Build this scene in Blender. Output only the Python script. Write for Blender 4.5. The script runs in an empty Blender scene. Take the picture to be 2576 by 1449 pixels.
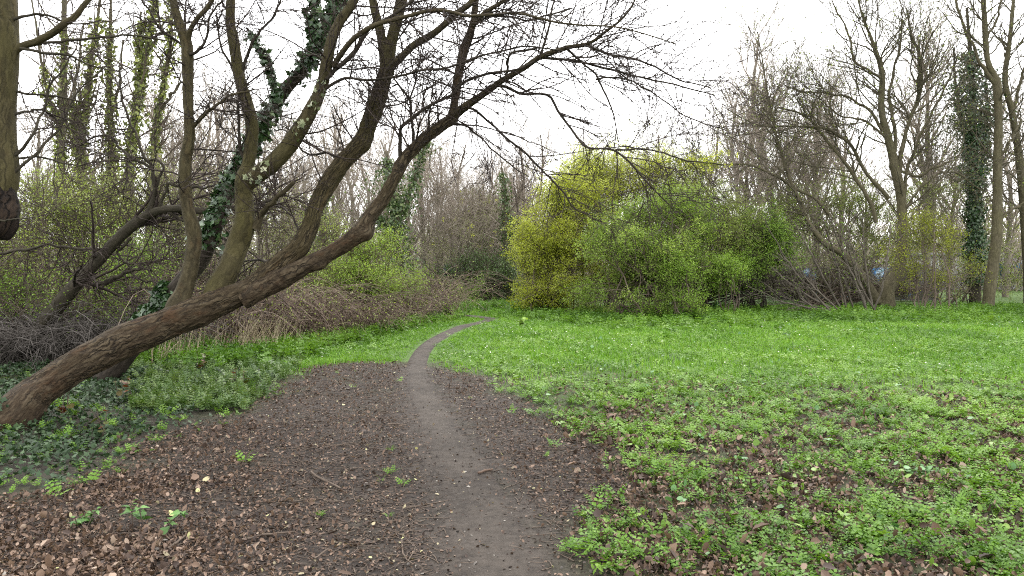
import bpy, math
import numpy as np
from mathutils import Vector

# ------------------------------------------------------------------ camera, sky, light
SC = bpy.context.scene
COL = SC.collection
F = 1860.0                      # focal length in pixels of the 2576-wide layout
CAMZ = 1.6
PITCH = math.atan((724.5 - 665.0) / F)
cam = bpy.data.cameras.new('camera')
cam.sensor_width = 36.0
cam.lens = 36.0 * F / 2576.0
cam.clip_start = 0.05
cam.clip_end = 3000
camo = bpy.data.objects.new('camera', cam)
COL.objects.link(camo)
camo.location = (0, 0, CAMZ)
camo.rotation_euler = (math.pi / 2 - PITCH, 0, 0)
SC.camera = camo

SUN_EL, SUN_ROT = math.radians(52), math.radians(20)
world = bpy.data.worlds.new('World')
SC.world = world
world.use_nodes = True
wn, wl = world.node_tree.nodes, world.node_tree.links
wn.clear()
sky = wn.new('ShaderNodeTexSky')
sky.sky_type = 'NISHITA'
sky.sun_disc = False
sky.sun_elevation = SUN_EL
sky.sun_rotation = SUN_ROT
sky.air_density = 1.0
sky.dust_density = 3.0
cloud = wn.new('ShaderNodeMix')
cloud.data_type = 'RGBA'
cloud.inputs[0].default_value = 0.9          # overcast: a white cloud layer veils the blue
cloud.inputs[7].default_value = (9.4, 9.3, 9.25, 1)
wl.new(sky.outputs[0], cloud.inputs[6])
bg = wn.new('ShaderNodeBackground')
bg.inputs[1].default_value = 0.15
wo = wn.new('ShaderNodeOutputWorld')
wl.new(cloud.outputs[2], bg.inputs[0])
wl.new(bg.outputs[0], wo.inputs[0])

sun = bpy.data.lights.new('sun', 'SUN')
sun.energy = 1.2
sun.angle = math.radians(25)
sun.color = (1.0, 0.96, 0.9)
suno = bpy.data.objects.new('sun', sun)
COL.objects.link(suno)
suno.rotation_euler = (math.pi / 2 - SUN_EL, 0, math.radians(180) - SUN_ROT)

SC.view_settings.view_transform = 'Standard'
SC.view_settings.look = 'None'
SC.view_settings.gamma = 1
SC.view_settings.use_curve_mapping = False
SC.view_settings.exposure = 1.42
SC.render.engine = 'CYCLES'
SC.cycles.max_bounces = 6
SC.cycles.diffuse_bounces = 3
SC.cycles.glossy_bounces = 2
SC.cycles.transmission_bounces = 3
SC.cycles.transparent_max_bounces = 8
SC.cycles.use_denoising = False
SC.cycles.filter_width = 1.1
SC.cycles.pixel_filter_type = 'BLACKMAN_HARRIS'
SC.cycles.sample_clamp_indirect = 4.0

rng = np.random.default_rng(7)
UP = np.array([0, 0, 1.0])

# ------------------------------------------------------------------ layout helpers
CP, SP = math.cos(PITCH), math.sin(PITCH)


def PX(px, py, d):
    """world point seen at layout pixel px,py when it stands d metres away"""
    a = (px - 1288.0) / F * d
    b = (724.5 - py) / F * d
    return np.array([a, d * CP + b * SP, CAMZ - d * SP + b * CP])


def GP(px, py, z=0.0):
    b = (724.5 - py) / F
    dz = -SP + b * CP
    d = (z - CAMZ) / dz
    return PX(px, py, d)


def to_px(x, y, z=0.0):
    yy, zz = y, z - CAMZ
    d = yy * CP - zz * SP
    b = yy * SP + zz * CP
    return 1288 + F * x / d, 724.5 - F * b / d


# ------------------------------------------------------------------ noise
def _h(ix, iy, iz, seed):
    with np.errstate(over='ignore'):
        h = (ix.astype(np.uint32) * np.uint32(374761393) + iy.astype(np.uint32) * np.uint32(668265263)
             + iz.astype(np.uint32) * np.uint32(2246822519) + np.uint32(seed * 3266489917 % 4294967296))
        h = (h ^ (h >> np.uint32(13))) * np.uint32(1274126177)
        h = (h ^ (h >> np.uint32(16))) * np.uint32(2654435769)
        h = h ^ (h >> np.uint32(15))
    return h.astype(np.float64) / 4294967295.0


def vnoise(p, seed=1):
    p = np.asarray(p, float)
    if p.shape[-1] == 2:
        p = np.concatenate([p, np.zeros(p.shape[:-1] + (1,))], -1)
    f = np.floor(p)
    i = f.astype(np.int64)
    t = p - f
    t = t * t * (3 - 2 * t)
    r = 0
    for dx in (0, 1):
        for dy in (0, 1):
            for dz in (0, 1):
                w = ((t[..., 0] if dx else 1 - t[..., 0]) * (t[..., 1] if dy else 1 - t[..., 1])
                     * (t[..., 2] if dz else 1 - t[..., 2]))
                r = r + w * _h(i[..., 0] + dx, i[..., 1] + dy, i[..., 2] + dz, seed)
    return r * 2 - 1


def fbm(p, oct=4, seed=1):
    p = np.asarray(p, float)
    r, a, s = 0, 1.0, 0
    for k in range(oct):
        r = r + a * vnoise(p * 2 ** k, seed + k * 7)
        s += a
        a *= 0.5
    return r / s


def sstep(a, b, x):
    t = np.clip((x - a) / (b - a), 0, 1)
    return t * t * (3 - 2 * t)


def nrm(v):
    return v / np.maximum(np.linalg.norm(v, axis=-1, keepdims=True), 1e-9)


# ------------------------------------------------------------------ mesh builder
class MB:
    def __init__(s):
        s.v, s.t, s.b, s.f, s.n = [], [], [], [], 0

    def add(s, v, faces, tint=None, bark=None):
        v = np.asarray(v, float).reshape(-1, 3)
        s.v.append(v)
        n = len(v)
        s.t.append(np.zeros(n) if tint is None else np.broadcast_to(np.asarray(tint, float), (n,)).copy())
        s.b.append(v.copy() if bark is None else np.asarray(bark, float).reshape(-1, 3))
        for fa in (faces if isinstance(faces, list) else [faces]):
            s.f.append(np.asarray(fa, np.int64) + s.n)
        s.n += n
        return s

    def build(s, name, mat, parent=None, smooth=True):
        me = bpy.data.meshes.new(name)
        v = np.concatenate(s.v)
        me.vertices.add(len(v))
        me.vertices.foreach_set('co', v.astype(np.float32).ravel())
        loops = np.concatenate([f.ravel() for f in s.f])
        tot = np.concatenate([np.full(len(f), f.shape[1]) for f in s.f])
        start = np.concatenate([[0], np.cumsum(tot)[:-1]])
        me.loops.add(len(loops))
        me.loops.foreach_set('vertex_index', loops.astype(np.int32))
        me.polygons.add(len(tot))
        me.polygons.foreach_set('loop_start', start.astype(np.int32))
        me.update(calc_edges=True)
        if smooth:
            me.polygons.foreach_set('use_smooth', np.ones(len(tot), bool))
        me.attributes.new('tint', 'FLOAT', 'POINT').data.foreach_set('value', np.concatenate(s.t).astype(np.float32))
        me.attributes.new('bark', 'FLOAT_VECTOR', 'POINT').data.foreach_set('vector', np.concatenate(s.b).astype(np.float32).ravel())
        me.materials.append(mat)
        o = bpy.data.objects.new(name, me)
        COL.objects.link(o)
        if parent is not None:
            o.parent = parent
            o.location = -Vector(parent.location)
        return o


def thing(name, label, cat, loc=(0, 0, 0), group=None):
    o = bpy.data.objects.new(name, None)
    o.empty_display_size = 0.2
    COL.objects.link(o)
    o.location = Vector([float(c) for c in loc])
    o['label'] = label
    o['category'] = cat
    if group:
        o['group'] = group
    return o


def tag(o, label=None, cat=None, group=None, kind=None):
    for k, v in (('label', label), ('category', cat), ('group', group), ('kind', kind)):
        if v:
            o[k] = v
    return o


def dup(root, loc, rotz, scale=1.0, label=None, group=None):
    r = root.copy()
    COL.objects.link(r)
    r.location = Vector([float(c) for c in loc])
    r.rotation_euler = (0, 0, rotz)
    r.scale = (scale, scale, scale)
    if label:
        r['label'] = label
    if group:
        r['group'] = group
    for ch in list(root.children):
        c = ch.copy()
        COL.objects.link(c)
        c.parent = r
    return r


# ------------------------------------------------------------------ tubes, branching, leaves
def tubes(mb, P, R, sides=4, tint=None, tip=False, disp=None):
    """P [N,K,3], R [N,K] -> round tubes; disp(theta, along, pts) may push the skin out"""
    P = np.asarray(P, float)
    R = np.asarray(R, float)
    if P.ndim == 2:
        P, R = P[None], R[None]
    N, K, _ = P.shape
    T = np.empty_like(P)
    T[:, 1:-1] = P[:, 2:] - P[:, :-2]
    T[:, 0] = P[:, 1] - P[:, 0]
    T[:, -1] = P[:, -1] - P[:, -2]
    T = nrm(T)
    ref = np.where(np.abs(T[:, 0, 2:3]) < 0.9, UP[None], np.array([[1.0, 0, 0]]))
    U = np.empty_like(P)
    U[:, 0] = nrm(np.cross(T[:, 0], ref))
    for k in range(1, K):
        u = U[:, k - 1] - np.sum(U[:, k - 1] * T[:, k], -1, keepdims=True) * T[:, k]
        U[:, k] = nrm(u)
    V = np.cross(T, U)
    L = np.concatenate([np.zeros((N, 1)), np.cumsum(np.linalg.norm(np.diff(P, axis=1), axis=-1), 1)], 1)
    th = np.arange(sides) / sides * 2 * math.pi
    c, s_ = np.cos(th), np.sin(th)
    D = U[:, :, None] * c[None, None, :, None] + V[:, :, None] * s_[None, None, :, None]
    rr = np.broadcast_to(R[:, :, None], (N, K, sides))
    if disp is not None:
        rr = rr + disp(th, L, P, R, D)
    W = P[:, :, None] + D * rr[..., None]
    rb = R.mean(1)[:, None, None]
    bark = np.stack([np.broadcast_to(c, (N, K, sides)) * rb, np.broadcast_to(s_, (N, K, sides)) * rb,
                     np.broadcast_to(L[:, :, None], (N, K, sides))], -1)
    bark = bark + (np.arange(N) * 1.7 % 31)[:, None, None, None]
    i = np.arange(N * K * sides).reshape(N, K, sides)
    a, b_ = i[:, :-1], i[:, 1:]
    q = np.stack([a, np.roll(a, -1, 2), np.roll(b_, -1, 2), b_], -1).reshape(-1, 4)
    tt = None
    if tint is not None:
        tt = np.broadcast_to(np.asarray(tint, float).reshape(-1, 1, 1), (N, K, sides)).ravel()
    mb.add(W, q, tt, bark)
    return mb


def resample(pts, n, wob=0.0, seed=0):
    """Catmull-Rom through pts [M,C]; n points; columns may hold radius too"""
    p = np.asarray(pts, float)
    M = len(p)
    if M == 2:
        t = np.linspace(0, 1, n)[:, None]
        q = p[0] * (1 - t) + p[1] * t
    else:
        e = np.concatenate([[2 * p[0] - p[1]], p, [2 * p[-1] - p[-2]]])
        seg = np.linalg.norm(np.diff(p[:, :3], axis=0), axis=1)
        cum = np.concatenate([[0], np.cumsum(seg)])
        s = np.linspace(0, cum[-1], n)
        k = np.clip(np.searchsorted(cum, s, 'right') - 1, 0, M - 2)
        t = ((s - cum[k]) / np.maximum(seg[k], 1e-9))[:, None]
        a, b, c, d = e[k], e[k + 1], e[k + 2], e[k + 3]
        q = 0.5 * (2 * b + (c - a) * t + (2 * a - 5 * b + 4 * c - d) * t ** 2 + (3 * b - a - 3 * c + d) * t ** 3)
    if wob:
        s = np.linspace(0, 1, n)
        for ax in range(3):
            q[:, ax] += wob * fbm(np.stack([s * 9, s * 0 + ax * 7.3 + seed * 3.1], -1), 3, 5) * np.sin(np.pi * np.clip(s, 0, 1)) ** 0.5
    return q


def sample(P, R, idx, t):
    K = P.shape[1]
    f = t * (K - 1)
    i = np.clip(np.floor(f).astype(int), 0, K - 2)
    w = (f - i)[:, None]
    a, b = P[idx, i], P[idx, i + 1]
    return a * (1 - w) + b * w, nrm(b - a), R[idx, i] * (1 - w[:, 0]) + R[idx, i + 1] * w[:, 0]


def spawn(P, R, n, t0, t1, L, ang, K=5, curl=0.25, up=0.0, rf=0.6, rmin=0.002, rmax=9, rtip=0.35, rg=None, lenpow=0.5, plane=None, away=None):
    """n children per parent (n may be an array); returns P2, R2, parent index"""
    rg = rg or rng
    N = len(P)
    cnt = np.broadcast_to(np.asarray(n), (N,))
    cnt = np.floor(cnt + rg.random(N)).astype(int)
    idx = np.repeat(np.arange(N), cnt)
    M = len(idx)
    t = rg.uniform(t0, t1, M)
    p, T, r = sample(P, R, idx, t)
    rp = rg.normal(size=(M, 3))
    if plane is not None:
        rp = rp * np.asarray(plane)
    perp = nrm(np.cross(T, rp)) if plane is None else nrm(rp - np.sum(rp * T, -1, keepdims=True) * T)
    a = np.radians(rg.normal(ang, ang * 0.22, M))[:, None]
    d = np.cos(a) * T + np.sin(a) * perp
    if away is not None:
        d = nrm(d + np.asarray(away))
    ln = np.broadcast_to(np.asarray(L, float), (N,))[idx] if np.ndim(L) else np.full(M, float(L))
    ln = ln * rg.uniform(0.55, 1.25, M) * (1 - lenpow * t)
    out = np.empty((M, K, 3))
    out[:, 0] = p
    for k in range(1, K):
        d = nrm(d + curl * rg.normal(size=(M, 3)) * 0.5 + UP * up / K)
        out[:, k] = out[:, k - 1] + d * (ln / (K - 1))[:, None]
    r0 = np.clip(r * rf, rmin, rmax)
    R2 = r0[:, None] * (1 - (1 - rtip) * np.linspace(0, 1, K))[None]
    return out, R2, idx


DIA_V = np.array([[0, 0, 0], [-.32, .5, .06], [0, 1, 0], [.32, .5, .06]])
DIA_F = np.array([[0, 3, 2, 1]])


def frames(M, rg, up=0.6, direction=None):
    y = rg.normal(size=(M, 3)) if direction is None else direction + rg.normal(size=(M, 3)) * 0.5
    y = nrm(y)
    z = nrm(rg.normal(size=(M, 3)) * (1 - up) + UP * up)
    x = nrm(np.cross(y, z))
    z = np.cross(x, y)
    return x, y, z


def stamp(mb, TV, TF, C, X, Y, Z, S, tint):
    M, n = len(C), len(TV)
    S = np.broadcast_to(np.asarray(S, float), (M,))
    V = (C[:, None] + (TV[None, :, 0:1] * X[:, None] + TV[None, :, 1:2] * Y[:, None] + TV[None, :, 2:3] * Z[:, None]) * S[:, None, None])
    fs = []
    for tf in (TF if isinstance(TF, list) else [TF]):
        fs.append((np.asarray(tf)[None] + (np.arange(M) * n)[:, None, None]).reshape(-1, np.asarray(tf).shape[1]))
    mb.add(V, fs, np.repeat(np.broadcast_to(tint, (M,)), n))
    return mb


def leaves_on(mb, P, R, per, size, rg=None, jit=0.02, up=0.5, t0=0.1, tintr=(0, 1), TV=DIA_V, TF=DIA_F, clump=None):
    rg = rg or rng
    N = len(P)
    cnt = np.floor(np.broadcast_to(np.asarray(per, float), (N,)) + rg.random(N)).astype(int)
    idx = np.repeat(np.arange(N), cnt)
    M = len(idx)
    p, T, r = sample(P, R, idx, rg.uniform(t0, 1, M))
    p = p + rg.normal(size=(M, 3)) * jit
    X, Y, Z = frames(M, rg, up)
    base = rg.random(N)[idx] if clump is None else clump[idx]
    tint = np.clip(0.65 * base + 0.35 * rg.random(M), 0, 1) * (tintr[1] - tintr[0]) + tintr[0]
    stamp(mb, TV, TF, p, X, Y, Z, size * rg.uniform(0.6, 1.3, M), tint)
    return mb


# ------------------------------------------------------------------ materials
def new_mat(name):
    m = bpy.data.materials.new(name)
    m.use_nodes = True
    nt = m.node_tree
    nt.nodes.clear()
    out = nt.nodes.new('ShaderNodeOutputMaterial')
    return m, nt, out


def ramp(nt, stops, fac):
    r = nt.nodes.new('ShaderNodeValToRGB')
    e = r.color_ramp.elements
    while len(e) < len(stops):
        e.new(0.5)
    for el, (p, c) in zip(e, stops):
        el.position = p
        el.color = (*c, 1)
    nt.links.new(fac, r.inputs[0])
    return r.outputs[0]


def attr(nt, name, out='Fac'):
    a = nt.nodes.new('ShaderNodeAttribute')
    a.attribute_name = name
    return a.outputs[out]


def noise(nt, vec, scale, detail=4, rough=0.6, mapscale=None):
    if mapscale is not None:
        mp = nt.nodes.new('ShaderNodeMapping')
        mp.inputs['Scale'].default_value = mapscale
        nt.links.new(vec, mp.inputs[0])
        vec = mp.outputs[0]
    n = nt.nodes.new('ShaderNodeTexNoise')
    n.inputs['Scale'].default_value = scale
    n.inputs['Detail'].default_value = detail
    n.inputs['Roughness'].default_value = rough
    nt.links.new(vec, n.inputs['Vector'])
    return n.outputs['Fac']


def mixc(nt, fac, a, b, mode='MIX'):
    m = nt.nodes.new('ShaderNodeMix')
    m.data_type = 'RGBA'
    m.blend_type = mode
    for sock, v in ((m.inputs[0], fac), (m.inputs[6], a), (m.inputs[7], b)):
        if isinstance(v, (int, float)):
            sock.default_value = v
        elif isinstance(v, tuple):
            sock.default_value = (*v, 1)
        else:
            nt.links.new(v, sock)
    return m.outputs[2]


def mathn(nt, op, a, b=None, clamp=False):
    m = nt.nodes.new('ShaderNodeMath')
    m.operation = op
    m.use_clamp = clamp
    for s, v in ((m.inputs[0], a), (m.inputs[1], b)):
        if v is None:
            continue
        if isinstance(v, (int, float)):
            s.default_value = v
        else:
            nt.links.new(v, s)
    return m.outputs[0]


def principled(nt, out, color, rough=0.7, spec=0.3, normal=None):
    b = nt.nodes.new('ShaderNodeBsdfPrincipled')
    if isinstance(color, tuple):
        b.inputs['Base Color'].default_value = (*color, 1)
    else:
        nt.links.new(color, b.inputs['Base Color'])
    if isinstance(rough, (int, float)):
        b.inputs['Roughness'].default_value = rough
    else:
        nt.links.new(rough, b.inputs['Roughness'])
    b.inputs['Specular IOR Level'].default_value = spec
    if normal is not None:
        nt.links.new(normal, b.inputs['Normal'])
    if out is not None:
        nt.links.new(b.outputs[0], out.inputs[0])
    return b


def bump(nt, h, strength=0.5, dist=0.02):
    b = nt.nodes.new('ShaderNodeBump')
    b.inputs['Strength'].default_value = strength
    b.inputs['Distance'].default_value = dist
    nt.links.new(h, b.inputs['Height'])
    return b.outputs[0]


def leaf_mat(name, stops, rough=0.5, trans=0.3, spec=0.3):
    m, nt, out = new_mat(name)
    col = ramp(nt, stops, attr(nt, 'tint'))
    b = principled(nt, None, col, rough, spec)
    tr = nt.nodes.new('ShaderNodeBsdfTranslucent')
    warm = mixc(nt, 1.0, col, (1.0, 1.0, 0.6), 'MULTIPLY')
    nt.links.new(warm, tr.inputs[0])
    mx = nt.nodes.new('ShaderNodeMixShader')
    mx.inputs[0].default_value = trans
    nt.links.new(b.outputs[0], mx.inputs[1])
    nt.links.new(tr.outputs[0], mx.inputs[2])
    nt.links.new(mx.outputs[0], out.inputs[0])
    return m


def bark_mat(name, dark, mid, light, moss=None, mossamt=0.5, scale=1.0, bstr=0.6, bdist=0.01, ridge=0.12, crack=0.0, patch=None):
    m, nt, out = new_mat(name)
    v = attr(nt, 'bark', 'Vector')
    geo = nt.nodes.new('ShaderNodeNewGeometry')
    n1 = noise(nt, v, 40 * scale, 6, 0.65, (1, 1, ridge))
    n2 = noise(nt, v, 7 * scale, 4, 0.6, (1, 1, 0.35))
    n3 = noise(nt, geo.outputs['Position'], 2.2, 4, 0.6)
    f = mathn(nt, 'ADD', mathn(nt, 'MULTIPLY', n1, 0.65), mathn(nt, 'MULTIPLY', n2, 0.45))
    col = ramp(nt, [(0.36, dark), (0.52, mid), (0.72, light)], f)
    if patch is not None:
        n4 = noise(nt, v, 5.5, 4, 0.65, (1, 1, 0.45))
        col = mixc(nt, ramp(nt, [(0.52, (0, 0, 0)), (0.66, (1, 1, 1))], n4), col, mixc(nt, n1, tuple(c * .5 for c in patch), tuple(c * 1.4 for c in patch)))
    if moss is not None:
        w = mathn(nt, 'MULTIPLY', attr(nt, 'tint'), mathn(nt, 'MULTIPLY', n3, 1.9))
        w = mathn(nt, 'MULTIPLY', w, mossamt, True)
        mossc = mixc(nt, f, tuple(c * 0.2 for c in moss), tuple(min(1, c * 1.8) for c in moss))
        col = mixc(nt, w, col, mossc)
    h = f
    if crack > 0:
        wv = nt.nodes.new('ShaderNodeTexNoise')
        wv.inputs['Scale'].default_value = 9
        wv.inputs['Detail'].default_value = 4
        nt.links.new(v, wv.inputs['Vector'])
        va = nt.nodes.new('ShaderNodeVectorMath')
        va.operation = 'MULTIPLY_ADD'
        nt.links.new(wv.outputs['Color'], va.inputs[0])
        va.inputs[1].default_value = (.12, .12, .2)
        nt.links.new(v, va.inputs[2])
        mp = nt.nodes.new('ShaderNodeMapping')
        mp.inputs['Scale'].default_value = (1, 1, .15)
        nt.links.new(va.outputs[0], mp.inputs[0])
        vo = nt.nodes.new('ShaderNodeTexVoronoi')
        vo.feature = 'DISTANCE_TO_EDGE'
        vo.inputs['Scale'].default_value = 15 * scale
        nt.links.new(mp.outputs[0], vo.inputs['Vector'])
        cr = ramp(nt, [(0.0, (1, 1, 1)), (0.05, (.75, .75, .75)), (0.16, (0, 0, 0))], vo.outputs[0])
        msk = ramp(nt, [(0.38, (0, 0, 0)), (0.58, (1, 1, 1))], n2)
        cw = mathn(nt, 'MULTIPLY', mathn(nt, 'MULTIPLY', cr, msk), crack)
        col = mixc(nt, cw, col, tuple(c * .45 for c in dark))
        h = mathn(nt, 'SUBTRACT', f, mathn(nt, 'MULTIPLY', cw, .7))
    principled(nt, out, col, 0.85, 0.2, bump(nt, h, bstr, bdist))
    return m


M = {}
M['hero_bark'] = bark_mat('furrowed_red_brown_bark', (0.010, 0.006, 0.004), (0.037, 0.025, 0.0145), (0.105, 0.083, 0.054), (0.05, 0.043, 0.015), 0.6, 1.45, 1.0, 0.02, 0.22, 0.85, (0.05, 0.026, 0.013))
M['olive_bark'] = bark_mat('olive_algae_bark', (0.015, 0.012, 0.007), (0.042, 0.033, 0.019), (0.088, 0.073, 0.045), (0.052, 0.046, 0.015), 0.75, 1.0, 0.8, 0.015, 0.3, 0.6, (0.05, 0.03, 0.016))
M['twig'] = bark_mat('dark_twig_bark', (0.012, 0.009, 0.008), (0.03, 0.022, 0.018), (0.055, 0.042, 0.036), None, 0, 1.0, 0.2, 0.003)
M['pale_twig'] = bark_mat('pale_brown_twig_bark', (0.045, 0.035, 0.026), (0.085, 0.065, 0.05), (0.15, 0.12, 0.095), None, 0, 1.0, 0.2, 0.003)
M['far_twig'] = bark_mat('glare_paled_far_twig_bark', (0.13, 0.105, 0.085), (0.25, 0.21, 0.175), (0.38, 0.33, 0.28), None, 0, 1.0, 0.2, 0.003)  # colour lightened to beige to paint in sky glare and haze over distant twigs
M['grey_bark'] = bark_mat('grey_brown_bark', (0.022, 0.018, 0.014), (0.062, 0.052, 0.04), (0.125, 0.108, 0.085), (0.075, 0.07, 0.03), 0.6, 0.8, 0.5, 0.012, .2)
M['dark_bark'] = bark_mat('dark_damp_bark', (0.010, 0.008, 0.006), (0.028, 0.022, 0.017), (0.06, 0.048, 0.038), (0.04, 0.042, 0.018), 0.4, 0.8, 0.6, 0.012, .2, .5)
M['shrub_bark'] = bark_mat('pale_grey_shrub_bark', (0.04, 0.034, 0.028), (0.09, 0.076, 0.062), (0.16, 0.14, 0.115), None, 0, 1.0, 0.2, 0.003)
M['pale_ivy'] = leaf_mat('pale_variegated_ivy', [(0, (0.08, 0.11, 0.05)), (.5, (0.24, 0.27, 0.15)), (1, (0.42, 0.43, 0.28))], 0.4, 0.15, 0.4)
M['tan_bark'] = bark_mat('tan_olive_bark', (0.026, 0.021, 0.014), (0.07, 0.058, 0.04), (0.135, 0.115, 0.083), (0.075, 0.07, 0.03), 0.7, 0.8, 0.5, 0.012, .25, .4)
M['far_bark'] = bark_mat('haze_paled_far_bark', (0.09, 0.075, 0.06), (0.17, 0.145, 0.12), (0.26, 0.23, 0.19), None, 0, 1, .3, .01)  # paler than the near bark: distance haze put into the trunk colour
M['mid_ivy'] = leaf_mat('mid_ivy_leaf', [(0, (0.03, 0.055, 0.018)), (0.6, (0.065, 0.105, 0.036)), (1, (0.17, 0.21, 0.08))], 0.4, 0.25, 0.4)
M['stone'] = leaf_mat('small_stone', [(0, (0.03, 0.027, 0.024)), (.6, (0.10, 0.09, 0.08)), (1, (0.26, 0.24, 0.21))], .8, 0.0)
M['nettle'] = leaf_mat('nettle_leaf', [(0, (0.04, 0.10, 0.02)), (.6, (0.075, 0.17, 0.035)), (1, (0.13, 0.24, 0.07))], .5, 0.2)
M['rotten'] = bark_mat('black_rotten_wood', (0.004, 0.003, 0.003), (0.014, 0.010, 0.008), (0.045, 0.03, 0.02), None, 0, 1.2, 1.0, 0.03, .4, .9)
M['dead'] = bark_mat('weathered_dead_wood', (0.03, 0.026, 0.023), (0.07, 0.062, 0.055), (0.14, 0.125, 0.115), None, 0, 1.0, 0.2, 0.003)
M['straw'] = leaf_mat('dry_straw', [(0, (0.3, 0.24, 0.15)), (1, (0.5, 0.43, 0.3))], 0.6, 0.15)
M['bramble'] = leaf_mat('dry_brown_stem', [(0, (0.035, 0.02, 0.014)), (0.5, (0.085, 0.055, 0.038)), (0.85, (0.15, 0.105, 0.075)), (1, (0.24, 0.185, 0.14))], 0.7, 0.0)
M['spring'] = leaf_mat('fresh_spring_leaf', [(0, (0.12, 0.17, 0.028)), (0.5, (0.22, 0.29, 0.055)), (1, (0.37, 0.43, 0.13))], 0.5, 0.4)
M['yellowgreen'] = leaf_mat('yellow_green_spring_leaf', [(0, (0.20, 0.225, 0.012)), (0.5, (0.34, 0.39, 0.035)), (1, (0.50, 0.56, 0.13))], 0.5, 0.5)
M['green'] = leaf_mat('mid_green_leaf', [(0, (0.07, 0.13, 0.015)), (0.5, (0.16, 0.28, 0.03)), (1, (0.28, 0.42, 0.07))], 0.5, 0.4)
M['olive'] = leaf_mat('dull_olive_leaf', [(0, (0.12, 0.14, 0.045)), (0.5, (0.20, 0.23, 0.08)), (1, (0.31, 0.34, 0.14))], 0.5, 0.35)
M['spring_green'] = leaf_mat('soft_green_leaf', [(0, (0.08, 0.14, 0.018)), (0.45, (0.18, 0.28, 0.04)), (0.8, (0.27, 0.38, 0.075)), (1, (0.38, 0.47, 0.12))], 0.5, 0.5)
M['maple'] = leaf_mat('young_golden_leaf', [(0, (0.15, 0.18, 0.012)), (0.5, (0.24, 0.28, 0.02)), (1, (0.34, 0.37, 0.04))], 0.5, 0.4)
M['lime'] = leaf_mat('lime_blossom', [(0, (0.5, 0.55, 0.06)), (1, (0.7, 0.74, 0.15))], 0.5, 0.4)
M['white'] = leaf_mat('white_blossom', [(0, (0.6, 0.6, 0.55)), (1, (0.8, 0.8, 0.78))], 0.5, 0.3)
M['ivy'] = leaf_mat('dark_ivy_leaf', [(0, (0.014, 0.032, 0.010)), (0.6, (0.032, 0.07, 0.024)), (0.9, (0.06, 0.115, 0.045)), (1, (0.16, 0.22, 0.10))], 0.3, 0.15, 0.5)
M['far_ivy'] = leaf_mat('painted_backlit_ivy_leaf', [(0, (0.08, 0.10, 0.022)), (0.6, (0.2, 0.24, 0.06)), (1, (0.38, 0.41, 0.14))], 0.4, 0.45, 0.4)  # leaf colour brightened so the backlight on the poplar ivy is painted in
M['ground_ivy'] = leaf_mat('ground_ivy_leaf', [(0, (0.012, 0.026, 0.009)), (0.6, (0.03, 0.06, 0.024)), (1, (0.075, 0.12, 0.055))], 0.5, 0.15, 0.25)
M['herb'] = leaf_mat('cow_parsley_leaf', [(0, (0.045, 0.11, 0.012)), (0.5, (0.115, 0.23, 0.024)), (1, (0.21, 0.34, 0.055))], 0.5, 0.35)
M['weed'] = leaf_mat('broad_weed_leaf', [(0, (0.065, 0.125, 0.016)), (0.5, (0.13, 0.23, 0.03)), (1, (0.22, 0.33, 0.075))], 0.45, 0.25)
M['dull_herb'] = leaf_mat('dull_woodland_leaf', [(0, (0.03, 0.06, 0.018)), (0.5, (0.07, 0.13, 0.03)), (1, (0.14, 0.2, 0.06))], 0.5, 0.25)
M['grass'] = leaf_mat('spring_grass_blade', [(0, (0.06, 0.14, 0.014)), (0.5, (0.12, 0.265, 0.024)), (1, (0.21, 0.36, 0.055))], 0.5, 0.35)
M['bluegreen'] = leaf_mat('blue_green_leaf', [(0, (0.06, 0.15, 0.045)), (1, (0.17, 0.30, 0.13))], 0.45, 0.2, 0.3)
M['red'] = leaf_mat('red_bramble_leaf', [(0, (0.05, 0.07, 0.012)), (0.45, (0.09, 0.09, 0.015)), (0.55, (0.09, 0.028, 0.012)), (1, (0.14, 0.05, 0.022))], 0.4, 0.25, 0.3)
M['litter'] = leaf_mat('brown_dead_leaf', [(0, (0.018, 0.012, 0.010)), (0.35, (0.055, 0.036, 0.027)), (0.65, (0.125, 0.08, 0.054)), (0.85, (0.215, 0.148, 0.108)), (1, (0.33, 0.26, 0.2))], 0.65, 0.1)
M['pale'] = leaf_mat('pale_fallen_scale', [(0, (0.13, 0.105, 0.07)), (0.7, (0.33, 0.29, 0.18)), (1, (0.5, 0.5, 0.22))], 0.6, 0.15)


# ------------------------------------------------------------------ ground zones (in metres, from layout points)
def poly(pts):
    return np.array([GP(*p)[:2] for p in pts])


def sdist(poly_, xy):
    """signed distance, positive inside"""
    a = poly_
    b = np.roll(poly_, -1, 0)
    out = np.empty(len(xy))
    for s in range(0, len(xy), 20000):
        p = xy[s:s + 20000][:, None]
        e = (b - a)[None]
        w = p - a[None]
        t = np.clip((w * e).sum(-1) / np.maximum((e * e).sum(-1), 1e-9), 0, 1)
        d = np.linalg.norm(w - e * t[..., None], axis=-1).min(1)
        c = ((a[None, :, 1] > p[..., 1]) != (b[None, :, 1] > p[..., 1])) & (
            p[..., 0] < (b - a)[None, :, 0] * (p[..., 1] - a[None, :, 1]) / np.where(np.abs((b - a)[None, :, 1]) < 1e-9, 1e-9, (b - a)[None, :, 1]) + a[None, :, 0])
        ins = c.sum(1) % 2 == 1
        out[s:s + 20000] = np.where(ins, d, -d)
    return out


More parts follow.
